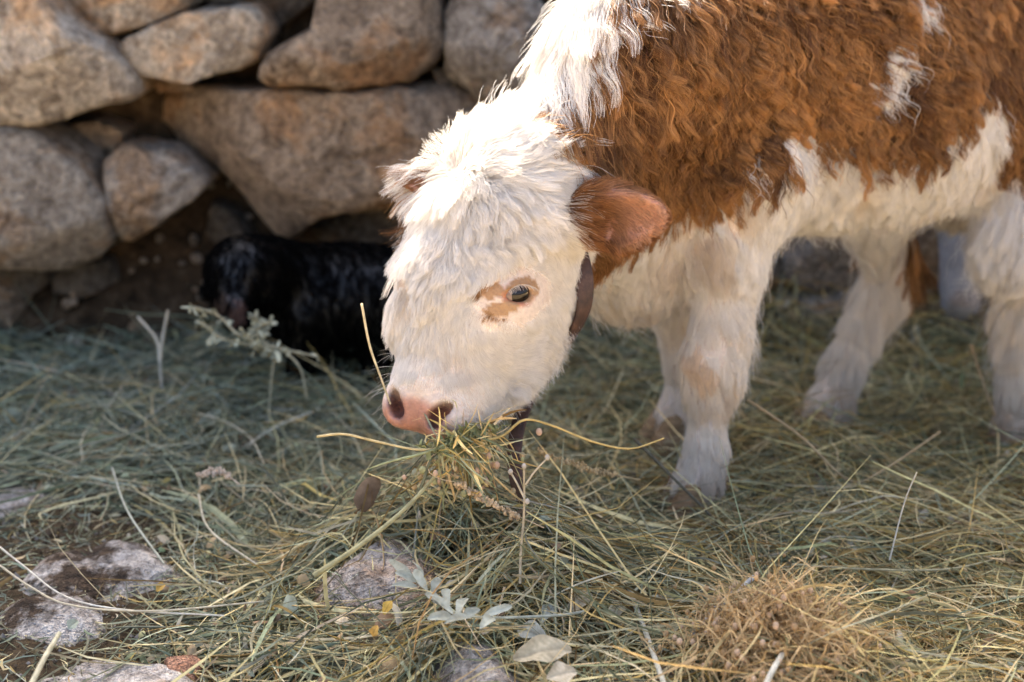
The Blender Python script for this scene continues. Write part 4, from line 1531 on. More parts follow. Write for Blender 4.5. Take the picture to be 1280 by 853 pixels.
def black_sdf(p):
    d = s_ell(p, at(400, 372, 2.24), I3, (0.15, 0.09, 0.085))
    d = smin(d, s_ell(p, at(470, 375, 2.26), I3, (0.12, 0.085, 0.085)), 0.04)
    d = smin(d, s_cone(p, at(345, 345, 2.2), at(310, 335, 2.13), 0.06, 0.05), 0.03)
    d = smin(d, s_ell(p, at(300, 338, 2.12), I3, (0.046, 0.05, 0.042)), 0.02)
    d = smin(d, s_cone(p, at(296, 352, 2.10), at(294, 386, 2.055), 0.034, 0.022), 0.02)
    for x, y, Y in ((264, 345, 2.13), (334, 352, 2.10)):
        d = smin(d, s_cone(p, at((x + 300) / 2, 330, 2.125), at(x, y + 16, Y), 0.018, 0.014), 0.015)
    for x, y0, y1, Y in ((372, 420, 500, 2.17), (398, 420, 505, 2.22), (465, 420, 500, 2.2), (480, 420, 490, 2.28)):
        d = smin(d, s_cone(p, at(x + 6, y0 - 20, Y), at(x, y1, Y), 0.028, 0.015), 0.025)
    return d


def black_col(p):
    c = np.tile([0.0022, 0.002, 0.002], (len(p), 1))
    nose = at(297, 388, 2.04)
    m = np.linalg.norm((p - nose) / np.array([0.012, 0.05, 0.016]), axis=1) < 1
    c[m] = (0.10, 0.06, 0.05)
    m = np.linalg.norm((p - at(282, 372, 2.06)) / np.array([0.010, 0.03, 0.012]), axis=1) < 1
    c[m] = (0.05, 0.034, 0.026)
    return c


bl = small_beast('lamb', black_sdf, np.array([-0.60, 1.95, -0.02]), np.array([0.12, 2.42, 0.52]), black_col, 'small black lamb with pinkish nose standing in shadow behind the white head', 22000, 0.028, 28, (-0.3, 2.22, 0.0))
for x, y in ((281, 350), (318, 352)):
    V, F = uv_ell(at(x, y, 2.078), I3, (0.006, 0.006, 0.006), 12, 8)
    mesh_obj('eye', V, F, M_EYE, bl)


def white_sdf(p):
    d = s_ell(p, at(1209, 262, 2.30), I3, (0.046, 0.05, 0.05))
    d = smin(d, s_cone(p, at(1207, 270, 2.28), at(1201, 372, 2.23), 0.044, 0.032), 0.03)
    for sg in (1, -1):
        a = at(1209 + 26 * sg, 250, 2.31)
        d = smin(d, s_ell(p, a + np.array([0.012 * sg, 0, -0.012]), axes_of(np.array([0.8 * sg, 0, -0.6]), UP), (0.04, 0.016, 0.02)), 0.015)
    d = smin(d, s_cone(p, at(1217, 250, 2.34), at(1277, 280, 2.42), 0.055, 0.075), 0.04)
    d = smin(d, s_ell(p, at(1347, 300, 2.36), I3, (0.17, 0.09, 0.1)), 0.05)
    for x, Y in ((1279, 2.32), (1307, 2.40), (1400, 2.32), (1420, 2.4)):
        d = smin(d, s_cone(p, at(x, 340, Y), at(x - 4, 455, Y), 0.032, 0.018), 0.03)
    return d


def white_col(p):
    c = np.tile([0.30, 0.31, 0.335], (len(p), 1))
    for x, y, r in ((1186, 262, 0.026), (1234, 268, 0.026), (1226, 322, 0.017), (1252, 400, 0.06)):
        m = np.linalg.norm((p - at(x, y, 2.25)) / np.array([r, 0.09, r]), axis=1) < 1 + 0.3 * fbm(p * 40, 2, 5)
        c[m] = (0.018, 0.016, 0.015)
    m = np.linalg.norm((p - at(1212, 375, 2.2)) / np.array([0.03, 0.06, 0.016]), axis=1) < 1
    c[m] = (0.26, 0.24, 0.24)
    return c


wl = small_beast('lamb', white_sdf, np.array([0.62, 2.10, -0.02]), np.array([1.30, 2.56, 0.52]), white_col, 'pale grey lamb with dark eye patches seen between the calf\'s hind legs', 16000, 0.016, 22, (0.9, 2.34, 0.0))
for x in (1189, 1229):
    V, F = uv_ell(at(x, 276, 2.235), I3, (0.007, 0.007, 0.007), 12, 8)
    mesh_obj('eye', V, F, M_EYE, wl)


# ------------------------------------------------------------------ rocks in the ground
def ground_rock(px_poly, z, height, c, label, seed, mat=None):
    P3 = np.array([on_ground(x, y, z) for x, y in px_poly])
    C = P3.mean(0)
    C[2] = float(H(C[0:1], C[1:2])[0]) - height * (0.25 if mat is None else 0.05)
    V, F = stone_mesh(C, (P3 - C)[:, :2] * (2.2 if mat is None else 1.15), height * (0.55 if mat is None else 0.9), seed, 64, 26, 0.9, 0.5, (RT, np.array([0, 1.0, 0])), (0, 0, 1))
    o = mesh_obj('ground_rock', V - 0, F, mat or M_ROCK)
    o.color = (*c, 1)
    tag(o, label, 'rock')
    return o


ROCKC = (0.60, 0.575, 0.54)
ground_rock([(70, 640), (110, 622), (160, 636), (178, 690), (150, 735), (100, 724), (66, 690)], 0.075, 0.06, ROCKC, 'pale soil-stained rock left of the hay, highest of the left rocks', 301)
ground_rock([(-30, 590), (40, 582), (66, 598), (50, 618), (-30, 622)], 0.05, 0.05, ROCKC, 'small flat rock at the left edge, farthest of the left rocks', 302)
ground_rock([(10, 720), (60, 690), (96, 700), (100, 742), (60, 764), (14, 758)], 0.075, 0.055, ROCKC, 'pale rock patch half buried in brown soil beside the left edge', 303)
ground_rock([(-60, 800), (60, 778), (160, 790), (200, 840), (170, 900), (-60, 920)], 0.075, 0.07, ROCKC, 'broad pale rock in the lower left corner', 304)
ground_rock([(400, 712), (440, 676), (520, 674), (592, 700), (604, 752), (540, 786), (450, 782), (408, 754)], 0.06, 0.075, (0.52, 0.48, 0.44), 'grey pinkish rock poking through the hay below the calf\'s mouth', 305, M_STONE)
ground_rock([(520, 830), (560, 800), (640, 806), (664, 850), (620, 890), (530, 890)], 0.065, 0.065, (0.40, 0.37, 0.33), 'dark grey rock under hay at the bottom edge', 306, M_STONE)
ground_rock([(486, 616), (505, 606), (520, 616), (516, 634), (494, 634)], 0.06, 0.03, (0.36, 0.29, 0.27), 'small pinkish pebble in the hay under the muzzle', 307, M_STONE)
ground_rock([(206, 800), (236, 786), (250, 806), (236, 824), (210, 822)], 0.06, 0.03, (0.4, 0.22, 0.14), 'small reddish pebble in the hay, lower left', 308, M_STONE)


# ------------------------------------------------------------------ hay
PAL = np.array([[0.38, 0.38, 0.245], [0.25, 0.275, 0.19], [0.52, 0.45, 0.25], [0.64, 0.54, 0.31], [0.15, 0.165, 0.105], [0.49, 0.36, 0.14], [0.68, 0.60, 0.40], [0.27, 0.18, 0.075], [0.42, 0.44, 0.33]])


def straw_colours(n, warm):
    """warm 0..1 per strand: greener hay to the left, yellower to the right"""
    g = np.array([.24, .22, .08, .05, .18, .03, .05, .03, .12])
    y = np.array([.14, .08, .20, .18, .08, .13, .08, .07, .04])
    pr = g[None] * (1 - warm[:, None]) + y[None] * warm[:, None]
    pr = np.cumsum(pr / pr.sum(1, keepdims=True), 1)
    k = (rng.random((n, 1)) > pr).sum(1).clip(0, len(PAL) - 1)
    return PAL[k] * (np.array([0.80, 0.83, 0.86]) * (1 - warm[:, None]) + np.array([0.98, 0.90, 0.74]) * warm[:, None]) * np.exp(rng.normal(-0.04, 0.36, (n, 1))).clip(0.35, 1.5) * rng.uniform(0.94, 1.06, (n, 3))  # cool dim tint at left, warm at right: uneven light put into strand colour


def ribbons(paths, widths, colours, fold=0.0):
    """flat (2 wide) or folded blades; paths (n,k,3), widths (n,k)"""
    n, K, _ = paths.shape
    T = nrm(np.gradient(paths, axis=1))
    ref = nrm(rng.normal(0, 0.7, (n, 1, 3)) + np.array([0, -0.35, 0.9]))
    S = nrm(np.cross(T, ref))
    Nn = np.cross(S, T)
    L_ = paths - S * widths[..., None] * 0.5
    R_ = paths + S * widths[..., None] * 0.5
    if fold:
        V = np.stack([L_, paths + Nn * widths[..., None] * fold, R_], 2)
        m = 3
    else:
        V = np.stack([L_, R_], 2)
        m = 2
    V = V.reshape(-1, 3)
    base = (np.arange(n)[:, None] * K + np.arange(K - 1)[None]).ravel() * m
    F = [np.stack([base + j, base + j + 1, base + m + j + 1, base + m + j], -1) for j in range(m - 1)]
    C = np.repeat(colours, K * m, 0)
    return V, np.vstack(F), C


def tubes(paths, rad, colours, sides=4):
    n, K, _ = paths.shape
    T = nrm(np.gradient(paths, axis=1))
    ref = nrm(rng.normal(0, 1, (n, 1, 3)))
    S = nrm(np.cross(T, ref))
    Nn = np.cross(S, T)
    a = np.arange(sides) * 2 * math.pi / sides
    V = np.stack([paths + S * (rad * math.cos(q))[..., None] + Nn * (rad * math.sin(q))[..., None] for q in a], 2).reshape(-1, 3)
    base = (np.arange(n)[:, None] * K + np.arange(K - 1)[None]).ravel() * sides
    F = [np.stack([base + j, base + (j + 1) % sides, base + sides + (j + 1) % sides, base + sides + j], -1) for j in range(sides)]
    return V, np.vstack(F), np.repeat(colours, K * sides, 0)


def project(p):
    q = p - CAM
    z = q @ FWD
    return 640 + FPX * (q @ RT) / z, 426.5 - FPX * (q @ UPC) / z


ROCKS_XY = [(on_ground(120, 680, 0.08), 0.085, 0.085), (on_ground(55, 726, 0.08), 0.065, 0.06), (on_ground(70, 830, 0.09), 0.14, 0.08), (on_ground(15, 602, 0.05), 0.05, 0.035), (on_ground(500, 724, 0.08), 0.105, 0.065), (on_ground(585, 838, 0.08), 0.05, 0.025)]


def hay_density(x, y):
    d = 1.0 - 0.96 * np.exp(-(((x + 0.55) / 0.185) ** 4 + ((y - 1.48) / 0.30) ** 4))
    for c, a, b in ROCKS_XY:
        d = d * (1 - 0.93 * np.exp(-(((x - c[0]) / a) ** 2 + ((y - c[1]) / b) ** 2) ** 1.5))
    d = d * np.clip((2.50 - y) / 0.08, 0.02, 1)
    p = np.stack([x, y, x * 0], -1)
    return np.clip(d * (0.85 + 0.6 * fbm(p * 5, 2, 14)), 0, 1.2)


def hay_top(x, y):
    p = np.stack([x, y, x * 0], -1)
    thick = 0.036 + 0.045 * fbm(p * 7, 3, 44)
    thick = thick + 0.115 * np.exp(-(((x + 0.085) / 0.125) ** 2 + ((y - 1.45) / 0.11) ** 2))
    thick = thick + 0.03 * np.exp(-(((x - 0.3) / 0.1) ** 2 + ((y - 1.30) / 0.07) ** 2))
    thick = thick + 0.02 * np.exp(-(((x + 0.45) / 0.3) ** 2 + ((y - 2.15) / 0.16) ** 2))
    thick = thick + 0.13 * np.exp(-(((y - 2.44) / 0.13) ** 2)) / (1 + np.exp(-(x - 0.12) / 0.06))
    return H(x, y) + thick * np.minimum(1, hay_density(x, y) + 0.12)


def lay_straws(n, length, width, lo_layer=0.0, hi_layer=1.0, K=8, bend=0.9, xr=(-0.95, 1.25), yr=(1.08, 2.48), stick=0.12, dens=True):
    x = rng.uniform(*xr, n * 3)
    y = rng.uniform(*yr, n * 3)
    keep = np.abs(x) < 0.40 * y + 0.15
    if dens:
        keep &= rng.random(n * 3) < hay_density(x, y)
    x, y = x[keep][:n], y[keep][:n]
    n = len(x)
    p = np.stack([x, y, x * 0], -1)
    th = fbm(p * 2.6, 2, 61) * 4.0 + rng.normal(0, 0.95, n) + 0.35
    L = length * np.exp(rng.normal(0, 0.42, n))
    t = np.linspace(-0.5, 0.5, K)
    b1 = rng.normal(0, bend, n)
    b2 = rng.normal(0, bend * 0.8, n)
    ang = th[:, None] + b1[:, None] * t[None] + b2[:, None] * (t[None] ** 2) * 2
    kink = rng.random(n) < 0.15
    kp = rng.uniform(-0.3, 0.3, n)
    ang = ang + (kink * rng.normal(0, 0.8, n))[:, None] * (t[None] > kp[:, None])
    st = L[:, None] / (K - 1)
    X = np.cumsum(np.cos(ang) * st, 1)
    Y = np.cumsum(np.sin(ang) * st, 1)
    X += (x - X[:, K // 2])[:, None]
    Y += (y - Y[:, K // 2])[:, None]
    if dens:
        k2 = rng.random(n) < np.minimum(hay_density(X[:, 0], Y[:, 0]), hay_density(X[:, -1], Y[:, -1])) + 0.12
        X, Y, x, y, L, n = X[k2], Y[k2], x[k2], y[k2], L[k2], int(k2.sum())
    g = H(X.ravel(), Y.ravel()).reshape(X.shape)
    tp = hay_top(X.ravel(), Y.ravel()).reshape(X.shape)
    lay = rng.uniform(lo_layer, hi_layer, n)
    Z = g + (tp - g) * lay[:, None]
    Zm = Z.mean(1, keepdims=True)
    tilt = rng.normal(0, stick, n)[:, None] * t[None] * L[:, None]
    Z = 0.55 * Z + 0.45 * Zm + tilt + 0.004 * rng.random((n, 1)) - rng.uniform(0, 0.35, n)[:, None] * t[None] ** 2 * L[:, None] * 0.4
    Z = np.maximum(Z, g + 0.002)
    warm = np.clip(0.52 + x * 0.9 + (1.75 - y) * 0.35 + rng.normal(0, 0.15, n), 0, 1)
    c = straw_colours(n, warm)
    wv = width * np.exp(rng.normal(0, 0.35, n))
    prof = np.clip(np.minimum((t + 0.5) * 6 + 0.35, (0.5 - t) * 3 + 0.25), 0, 1)
    return np.stack([X, Y, Z], -1), wv[:, None] * prof[None], c


def stuff_mesh(name, parts, label):
    V, F, C, o = [], [], [], 0
    for v, f, c in parts:
        V.append(v)
        F.append(f + o)
        C.append(c)
        o += len(v)
    ob = mesh_obj(name, np.vstack(V), np.vstack(F), M_STRAW, None, True, np.vstack(C))
    return tag(ob, label, None, None, 'stuff')


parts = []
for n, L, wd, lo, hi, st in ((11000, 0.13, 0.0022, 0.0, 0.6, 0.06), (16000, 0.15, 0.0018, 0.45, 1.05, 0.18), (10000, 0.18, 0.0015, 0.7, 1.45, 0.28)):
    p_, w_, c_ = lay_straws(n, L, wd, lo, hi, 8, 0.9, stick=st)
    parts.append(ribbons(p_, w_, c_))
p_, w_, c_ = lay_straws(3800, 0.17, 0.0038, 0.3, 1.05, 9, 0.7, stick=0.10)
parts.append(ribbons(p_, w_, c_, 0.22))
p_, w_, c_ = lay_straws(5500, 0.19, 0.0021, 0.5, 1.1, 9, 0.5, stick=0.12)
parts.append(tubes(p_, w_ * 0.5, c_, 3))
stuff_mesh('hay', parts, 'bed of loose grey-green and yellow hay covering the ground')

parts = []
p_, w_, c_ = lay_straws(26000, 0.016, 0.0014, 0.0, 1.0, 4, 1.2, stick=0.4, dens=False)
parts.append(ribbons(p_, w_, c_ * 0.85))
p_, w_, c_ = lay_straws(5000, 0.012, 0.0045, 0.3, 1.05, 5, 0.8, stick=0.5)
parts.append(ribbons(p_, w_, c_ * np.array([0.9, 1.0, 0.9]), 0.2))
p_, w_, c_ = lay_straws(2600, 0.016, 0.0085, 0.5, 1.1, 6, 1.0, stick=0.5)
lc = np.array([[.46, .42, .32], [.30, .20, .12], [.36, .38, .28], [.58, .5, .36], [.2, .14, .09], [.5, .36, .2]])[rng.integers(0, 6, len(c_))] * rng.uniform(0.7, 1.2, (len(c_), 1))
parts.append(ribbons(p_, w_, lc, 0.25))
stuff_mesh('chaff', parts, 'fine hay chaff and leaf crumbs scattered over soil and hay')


def PZ(x, y, z):
    return on_ground(x, y, z)


# crumbs of soil and grit on the bare earth, lower left
def build_grit():
    n = 3200
    x = rng.normal(-0.53, 0.12, n)
    y = rng.uniform(1.18, 1.85, n)
    z = H(x, y)
    octa = np.array([[1, 0, 0], [-1, 0, 0], [0, 1, 0], [0, -1, 0], [0, 0, 1], [0, 0, -1]], float)
    fo = np.array([[0, 2, 4], [2, 1, 4], [1, 3, 4], [3, 0, 4], [2, 0, 5], [1, 2, 5], [3, 1, 5], [0, 3, 5]])
    sz = 0.0016 * np.exp(rng.normal(0, 0.5, n))
    V = np.stack([x, y, z + sz * 0.4], -1)[:, None] + octa[None] * sz[:, None, None] * rng.uniform(0.5, 1.2, (n, 6, 3))
    F = (fo[None] + (np.arange(n) * 6)[:, None, None]).reshape(-1, 3)
    pal = np.array([[.05, .035, .02], [.12, .085, .055], [.3, .27, .24], [.2, .14, .09]])
    C = np.repeat(pal[rng.integers(0, 4, n)], 6, 0)
    tag(mesh_obj('grit', V.reshape(-1, 3), F, M_STRAW, None, False, C), 'soil crumbs and grit on the bare earth at lower left', None, None, 'stuff')


build_grit()

# ------------------------------------------------------------------ single stalks one can point at
STALKS_G = 'single stalks lying over the hay'


def stalk(pts, r0, r1, c, label, n=24, name='hay_stalk'):
    p = catmull(pts, n)[None]
    V, F, C = tubes(p, np.linspace(r0, r1, n)[None], np.array([c]), 6)
    o = mesh_obj(name, V, F, M_STRAW, None, True, C * rng.uniform(0.92, 1.08, (len(C), 1)))
    return tag(o, label, 'stalk', STALKS_G)


YEL, PALEC, GRN, TAN, WHT, DRK = (0.60, 0.45, 0.18), (0.58, 0.52, 0.38), (0.36, 0.38, 0.22), (0.50, 0.36, 0.2), (0.66, 0.62, 0.52), (0.16, 0.14, 0.1)
stalk([at(596, 552, 1.41), at(628, 545, 1.42), at(655, 525, 1.425), at(690, 532, 1.43), at(740, 552, 1.44), at(788, 561, 1.45), at(830, 548, 1.46)], 0.0016, 0.0010, YEL, 'yellow bent straw curving out to the right of the calf\'s mouth')
stalk([at(488, 505, 1.43), at(476, 472, 1.41), at(462, 432, 1.395), at(452, 380, 1.38)], 0.0010, 0.0013, PALEC, 'thin pale stem standing upright left of the muzzle')
stalk([at(392, 720, 1.31), at(450, 682, 1.33), at(500, 642, 1.355), at(540, 600, 1.38), at(570, 562, 1.40)], 0.0030, 0.0018, (0.36, 0.34, 0.19), 'thick green-yellow stem slanting up to the mouth')
stalk([at(396, 546, 1.37), at(430, 543, 1.375), at(470, 552, 1.38), at(520, 562, 1.385), at(560, 560, 1.39)], 0.0013, 0.0012, (0.58, 0.48, 0.26), 'yellowish straw reaching left from under the nose')
stalk([PZ(212, 520, .05), PZ(262, 520, .06), PZ(310, 545, .06), PZ(330, 580, .05)], 0.0015, 0.0010, PALEC, 'pale forked-looking straw on the hay left of the muzzle')
stalk([PZ(540, 672, .05), PZ(600, 660, .06), PZ(690, 660, .06), PZ(830, 660, .055), PZ(862, 668, .05), PZ(905, 692, .05), PZ(960, 720, .05)], 0.0017, 0.0020, (0.46, 0.46, 0.34), 'long grey-green stem lying level just below the front hoof')
stalk([PZ(782, 726, .07), PZ(805, 785, .075), PZ(836, 872, .08)], 0.0030, 0.0028, (0.60, 0.57, 0.45), 'thick straight pale straw at the bottom, right of the big dry leaf')
stalk([at(792, 548, 1.64), at(838, 594, 1.62), at(872, 628, 1.61), at(905, 662, 1.60)], 0.0022, 0.0016, DRK, 'dark stem crossing in front of the near front hoof')
stalk([at(1146, 590, 1.45), at(1130, 630, 1.45), at(1112, 700, 1.44)], 0.0007, 0.0010, WHT, 'hair-thin white stem standing in the hay at right')
stalk([PZ(-10, 676, .07), PZ(30, 708, .075), PZ(80, 745, .08), PZ(150, 762, .08), PZ(280, 770, .07)], 0.0012, 0.0010, WHT, 'long white curved straw across the left rocks, upper one')
stalk([PZ(-10, 700, .07), PZ(40, 735, .075), PZ(90, 757, .08), PZ(190, 764, .08), PZ(330, 752, .07)], 0.0013, 0.0010, PALEC, 'long pale straw across the left rocks, lower one')
stalk([PZ(140, 585, .06), PZ(160, 640, .07), PZ(205, 705, .06)], 0.0015, 0.0013, (0.5, 0.5, 0.4), 'straight grey straw beside the right of the highest left rock')
stalk([PZ(248, 618, .06), PZ(262, 662, .07), PZ(324, 708, .06)], 0.0016, 0.0013, PALEC, 'bent pale straw in the hay at centre left')
stalk([PZ(36, 862, .09), PZ(56, 822, .1), PZ(74, 792, .1)], 0.0030, 0.0026, (0.5, 0.47, 0.33), 'short thick straw on the corner rock at lower left')
stalk([PZ(866, 790, .08), PZ(905, 752, .09), PZ(942, 722, .09)], 0.0036, 0.0030, (0.52, 0.5, 0.46), 'broad grey straw on the left flank of the seed-head clump')
stalk([PZ(955, 862, .1), PZ(966, 838, .11), PZ(978, 818, .11)], 0.0030, 0.0026, (0.62, 0.6, 0.5), 'short pale straw poking up at the foot of the seed-head clump')
stalk([PZ(990, 706, .06), PZ(1090, 712, .06), PZ(1180, 712, .06), PZ(1242, 700, .05)], 0.0016, 0.0010, (0.56, 0.48, 0.28), 'long level straw in the hay at right, above the seed-head clump')
stalk([at(935, 500, 1.75), at(1000, 545, 1.72), at(1060, 600, 1.68), at(1100, 590, 1.68), at(1175, 540, 1.74)], 0.0018, 0.0014, TAN, 'bent tan stalk in the hay between the hind feet')
stalk([at(1214, 430, 1.98), at(1226, 470, 1.96), at(1244, 520, 1.93)], 0.0022, 0.0018, TAN, 'blurred tan stalk leaning beside the right hind leg')
def build_fork():
    r = empty('dry_twig', tuple(at(200, 470, 2.12)), 'pale forked twig standing in the hay at the foot of the wall', 'twig')
    for nm, pts in (('stem', [at(203, 490, 2.12), at(201, 470, 2.12), at(200, 450, 2.12)]), ('branch', [at(200, 452, 2.12), at(196, 425, 2.12), at(172, 396, 2.12)]), ('branch', [at(200, 450, 2.12), at(204, 420, 2.12), at(210, 388, 2.12)])):
        V, F, C = tubes(catmull(pts, 14)[None], np.linspace(0.0028, 0.0022, 14)[None], np.array([WHT]), 6)
        mesh_obj(nm, V, F, M_STRAW, r, True, C)


build_fork()


def blades(n, root_fn, len_fn, dir_fn, wd, colf, K=7, droop=0.7, wob=0.25):
    P0 = root_fn(n)
    d = nrm(dir_fn(n))
    L_ = len_fn(n)
    pts = np.zeros((n, K, 3))
    pts[:, 0] = P0
    w1 = rng.normal(0, wob, (n, 3))
    w2 = rng.normal(0, wob, (n, 3))
    for k in range(1, K):
        t = k / (K - 1)
        dd = nrm(d + w1 * math.sin(2.2 * t) * 1.6 + w2 * t * t * 2 + np.array([0, 0, -droop]) * t)
        pts[:, k] = pts[:, k - 1] + dd * (L_ / (K - 1))[:, None]
    t = np.linspace(0, 1, K)[None]
    ww = (wd * np.exp(rng.normal(0, 0.35, n)))[:, None] * np.clip((1 - t) * 3 + 0.25, 0, 1)
    return pts, ww, colf(n)


def seeds(cs, r, colours):
    octa = np.array([[1, 0, 0], [-1, 0, 0], [0, 1, 0], [0, -1, 0], [0, 0, 1.3], [0, 0, -1.3]], float)
    fo = np.array([[0, 2, 4, 4], [2, 1, 4, 4], [1, 3, 4, 4], [3, 0, 4, 4], [2, 0, 5, 5], [1, 2, 5, 5], [3, 1, 5, 5], [0, 3, 5, 5]])
    n = len(cs)
    sp = []
    V, F = uv_ell(np.zeros(3), np.eye(3), (1, 1, 1.25), 8, 6)
    Q = cs[:, None] + V[None] * (r * rng.uniform(0.6, 1.3, n))[:, None, None]
    FF = (F[None] + (np.arange(n) * len(V))[:, None, None]).reshape(-1, 4)
    return Q.reshape(-1, 3), FF, np.repeat(colours, len(V), 0)


def joined(name, parts, parent=None):
    V, F, C, o = [], [], [], 0
    for v, f, c in parts:
        V.append(v)
        F.append(f + o)
        C.append(c)
        o += len(v)
    return mesh_obj(name, np.vstack(V), np.vstack(F), M_STRAW, parent, True, np.vstack(C))


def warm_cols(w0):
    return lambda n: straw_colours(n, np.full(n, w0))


# the mouthful of hay
def build_mouthful():
    a, b = at(536, 558, 1.385), at(616, 532, 1.425)
    back = at(590, 548, 1.46)
    def root(n):
        t = rng.random((n, 1))
        u = rng.random((n, 1)) ** 2
        return (a * (1 - t) + b * t) * (1 - u * 0.5) + back * u * 0.5 + rng.normal(0, 0.005, (n, 3)) - UP * 0.004
    ps = []
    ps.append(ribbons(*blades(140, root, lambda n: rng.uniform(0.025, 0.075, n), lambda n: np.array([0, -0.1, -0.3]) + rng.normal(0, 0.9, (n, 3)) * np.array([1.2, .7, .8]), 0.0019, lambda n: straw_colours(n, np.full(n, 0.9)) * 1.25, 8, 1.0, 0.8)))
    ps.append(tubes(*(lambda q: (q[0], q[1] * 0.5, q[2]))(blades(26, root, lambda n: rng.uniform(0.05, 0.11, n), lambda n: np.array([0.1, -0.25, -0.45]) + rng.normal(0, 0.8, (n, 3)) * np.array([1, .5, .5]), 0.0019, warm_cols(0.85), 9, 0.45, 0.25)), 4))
    cs = root(90) + rng.normal(0, 1, (90, 3)) * np.array([.02, .012, .014]) - UP * 0.03
    ps.append(seeds(cs, 0.0028, np.array([[.5, .38, .22], [.6, .42, .3], [.34, .34, .18]])[rng.integers(0, 3, 90)]))
    # green leafy crumbs at the lips
    ps.append(ribbons(*blades(220, root, lambda n: rng.uniform(0.008, 0.022, n), lambda n: rng.normal(0, 1, (n, 3)) - UP * 0.3, 0.003, lambda n: np.array([0.26, 0.27, 0.12]) * rng.uniform(0.6, 1.2, (n, 1)), 5, 0.3, 0.5)))
    o = joined('hay_bunch', ps)
    tag(o, 'bunch of hay hanging out of the calf\'s mouth', 'hay', None, 'stuff')
    # loose hay pulled up from the heap below
    def root2(n):
        x = rng.normal(-0.09, 0.08, n)
        y = rng.normal(1.40, 0.05, n)
        return np.stack([x, y, hay_top(x, y) - 0.015], -1)
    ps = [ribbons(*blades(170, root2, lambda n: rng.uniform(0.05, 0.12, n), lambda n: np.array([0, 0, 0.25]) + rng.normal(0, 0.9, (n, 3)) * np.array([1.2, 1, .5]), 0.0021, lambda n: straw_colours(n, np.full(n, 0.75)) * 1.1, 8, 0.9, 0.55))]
    tag(joined('hay_heap', ps), 'tousled heap of hay right under the calf\'s muzzle', 'hay', None, 'stuff')


build_mouthful()


def build_seed_clump():
    c0 = PZ(965, 806, 0.086)
    root_o = empty('seed_head_clump', tuple(c0), 'fuzzy tan clump of dry seed heads in the foreground at bottom right', 'seed heads')
    def root(n):
        q = rng.normal(0, 1, (n, 3)) * np.array([0.038, 0.032, 0.018])
        q[:, 2] = np.abs(q[:, 2]) + 0.05 * np.exp(-(q[:, 0] / 0.05) ** 2 - (q[:, 1] / 0.04) ** 2) * rng.random(n)
        return c0 + q - UP * 0.01
    ps = [ribbons(*blades(1800, root, lambda n: rng.uniform(0.02, 0.06, n), lambda n: np.array([0.25, -0.2, 0.55]) + rng.normal(0, 0.7, (n, 3)), 0.0012, lambda n: np.array([0.52, 0.37, 0.19]) * rng.uniform(0.6, 1.3, (n, 1)), 7, 0.7, 0.45))]
    ps.append(ribbons(*blades(90, root, lambda n: rng.uniform(0.05, 0.11, n), lambda n: np.array([0.5, -0.1, 0.3]) + rng.normal(0, 0.5, (n, 3)), 0.0022, lambda n: np.array([0.6, 0.46, 0.22]) * rng.uniform(0.7, 1.2, (n, 1)), 8, 0.7, 0.2)))
    st = joined('stems', ps, root_o)
    st['kind'] = 'stuff'
    cs = root(420) + UP * 0.004 + rng.normal(0, 0.006, (420, 3))
    sd_ = joined('seeds', [seeds(cs, 0.0026, np.array([[.50, .34, .18], [.6, .44, .3], [.36, .24, .12]])[rng.integers(0, 3, 420)])], root_o)
    sd_['kind'] = 'stuff'


build_seed_clump()


# ------------------------------------------------------------------ leaves
def leaf_mesh(base, tip, width, curl, nrm_hint, seed, nl=9, nw=5, serr=0.0):
    rs = np.random.default_rng(seed)
    base, tip = np.asarray(base), np.asarray(tip)
    ax = tip - base
    L_ = np.linalg.norm(ax)
    ax = ax / L_
    s = nrm(np.cross(ax, nrm_hint))
    nn = np.cross(s, ax)
    V = []
    ph = rs.uniform(0, 6)
    for i in range(nl):
        t = i / (nl - 1)
        w_ = width * 0.5 * (math.sin(math.pi * min(1, t * 0.94 + 0.03)) ** 0.8) * (1 + 0.14 * math.sin(9 * t + ph))
        for j in range(nw):
            u = j / (nw - 1) * 2 - 1
            h = L_ * curl * (4 * t * (1 - t)) * 0.5 + abs(u) * w_ * 0.45 + 0.10 * w_ * math.sin(7 * t + 3 * u + ph)
            V.append(base + ax * L_ * t + s * u * w_ + nn * h)
    F = [(i * nw + j, i * nw + j + 1, (i + 1) * nw + j + 1, (i + 1) * nw + j) for i in range(nl - 1) for j in range(nw - 1)]
    return np.array(V), np.array(F)


def leaf(a, b, width, c, label, seed, curl=0.2):
    nl, nw = 19, 9
    V, F = leaf_mesh(a, b, width, curl, nrm(np.array([0.1, -0.5, 0.8])), seed, nl, nw)
    u = np.tile(np.abs(np.linspace(-1, 1, nw)), nl)
    t = np.repeat(np.linspace(0, 1, nl), nw)
    vein = np.where(u < 0.1, 0.74, 1.0) * (1 - 0.16 * (np.sin((t * 9 - u * 1.6) * 2 * math.pi) > 0.75)) * (1 - 0.35 * np.clip(fbm(V * 130, 2, seed), 0, 1))
    V = V + 0.0022 * np.stack([fbm(V * 70, 2, seed + 1), fbm(V * 70, 2, seed + 2), fbm(V * 70, 2, seed + 3)], -1) * (width / 0.02)
    o = mesh_obj('dry_leaf', V, F, M_STRAW, None, True, np.tile(c, (len(V), 1)) * vein[:, None] * rng.uniform(0.92, 1.08, (len(V), 1)))
    tag(o, label, 'leaf', 'single dry leaves on the hay')


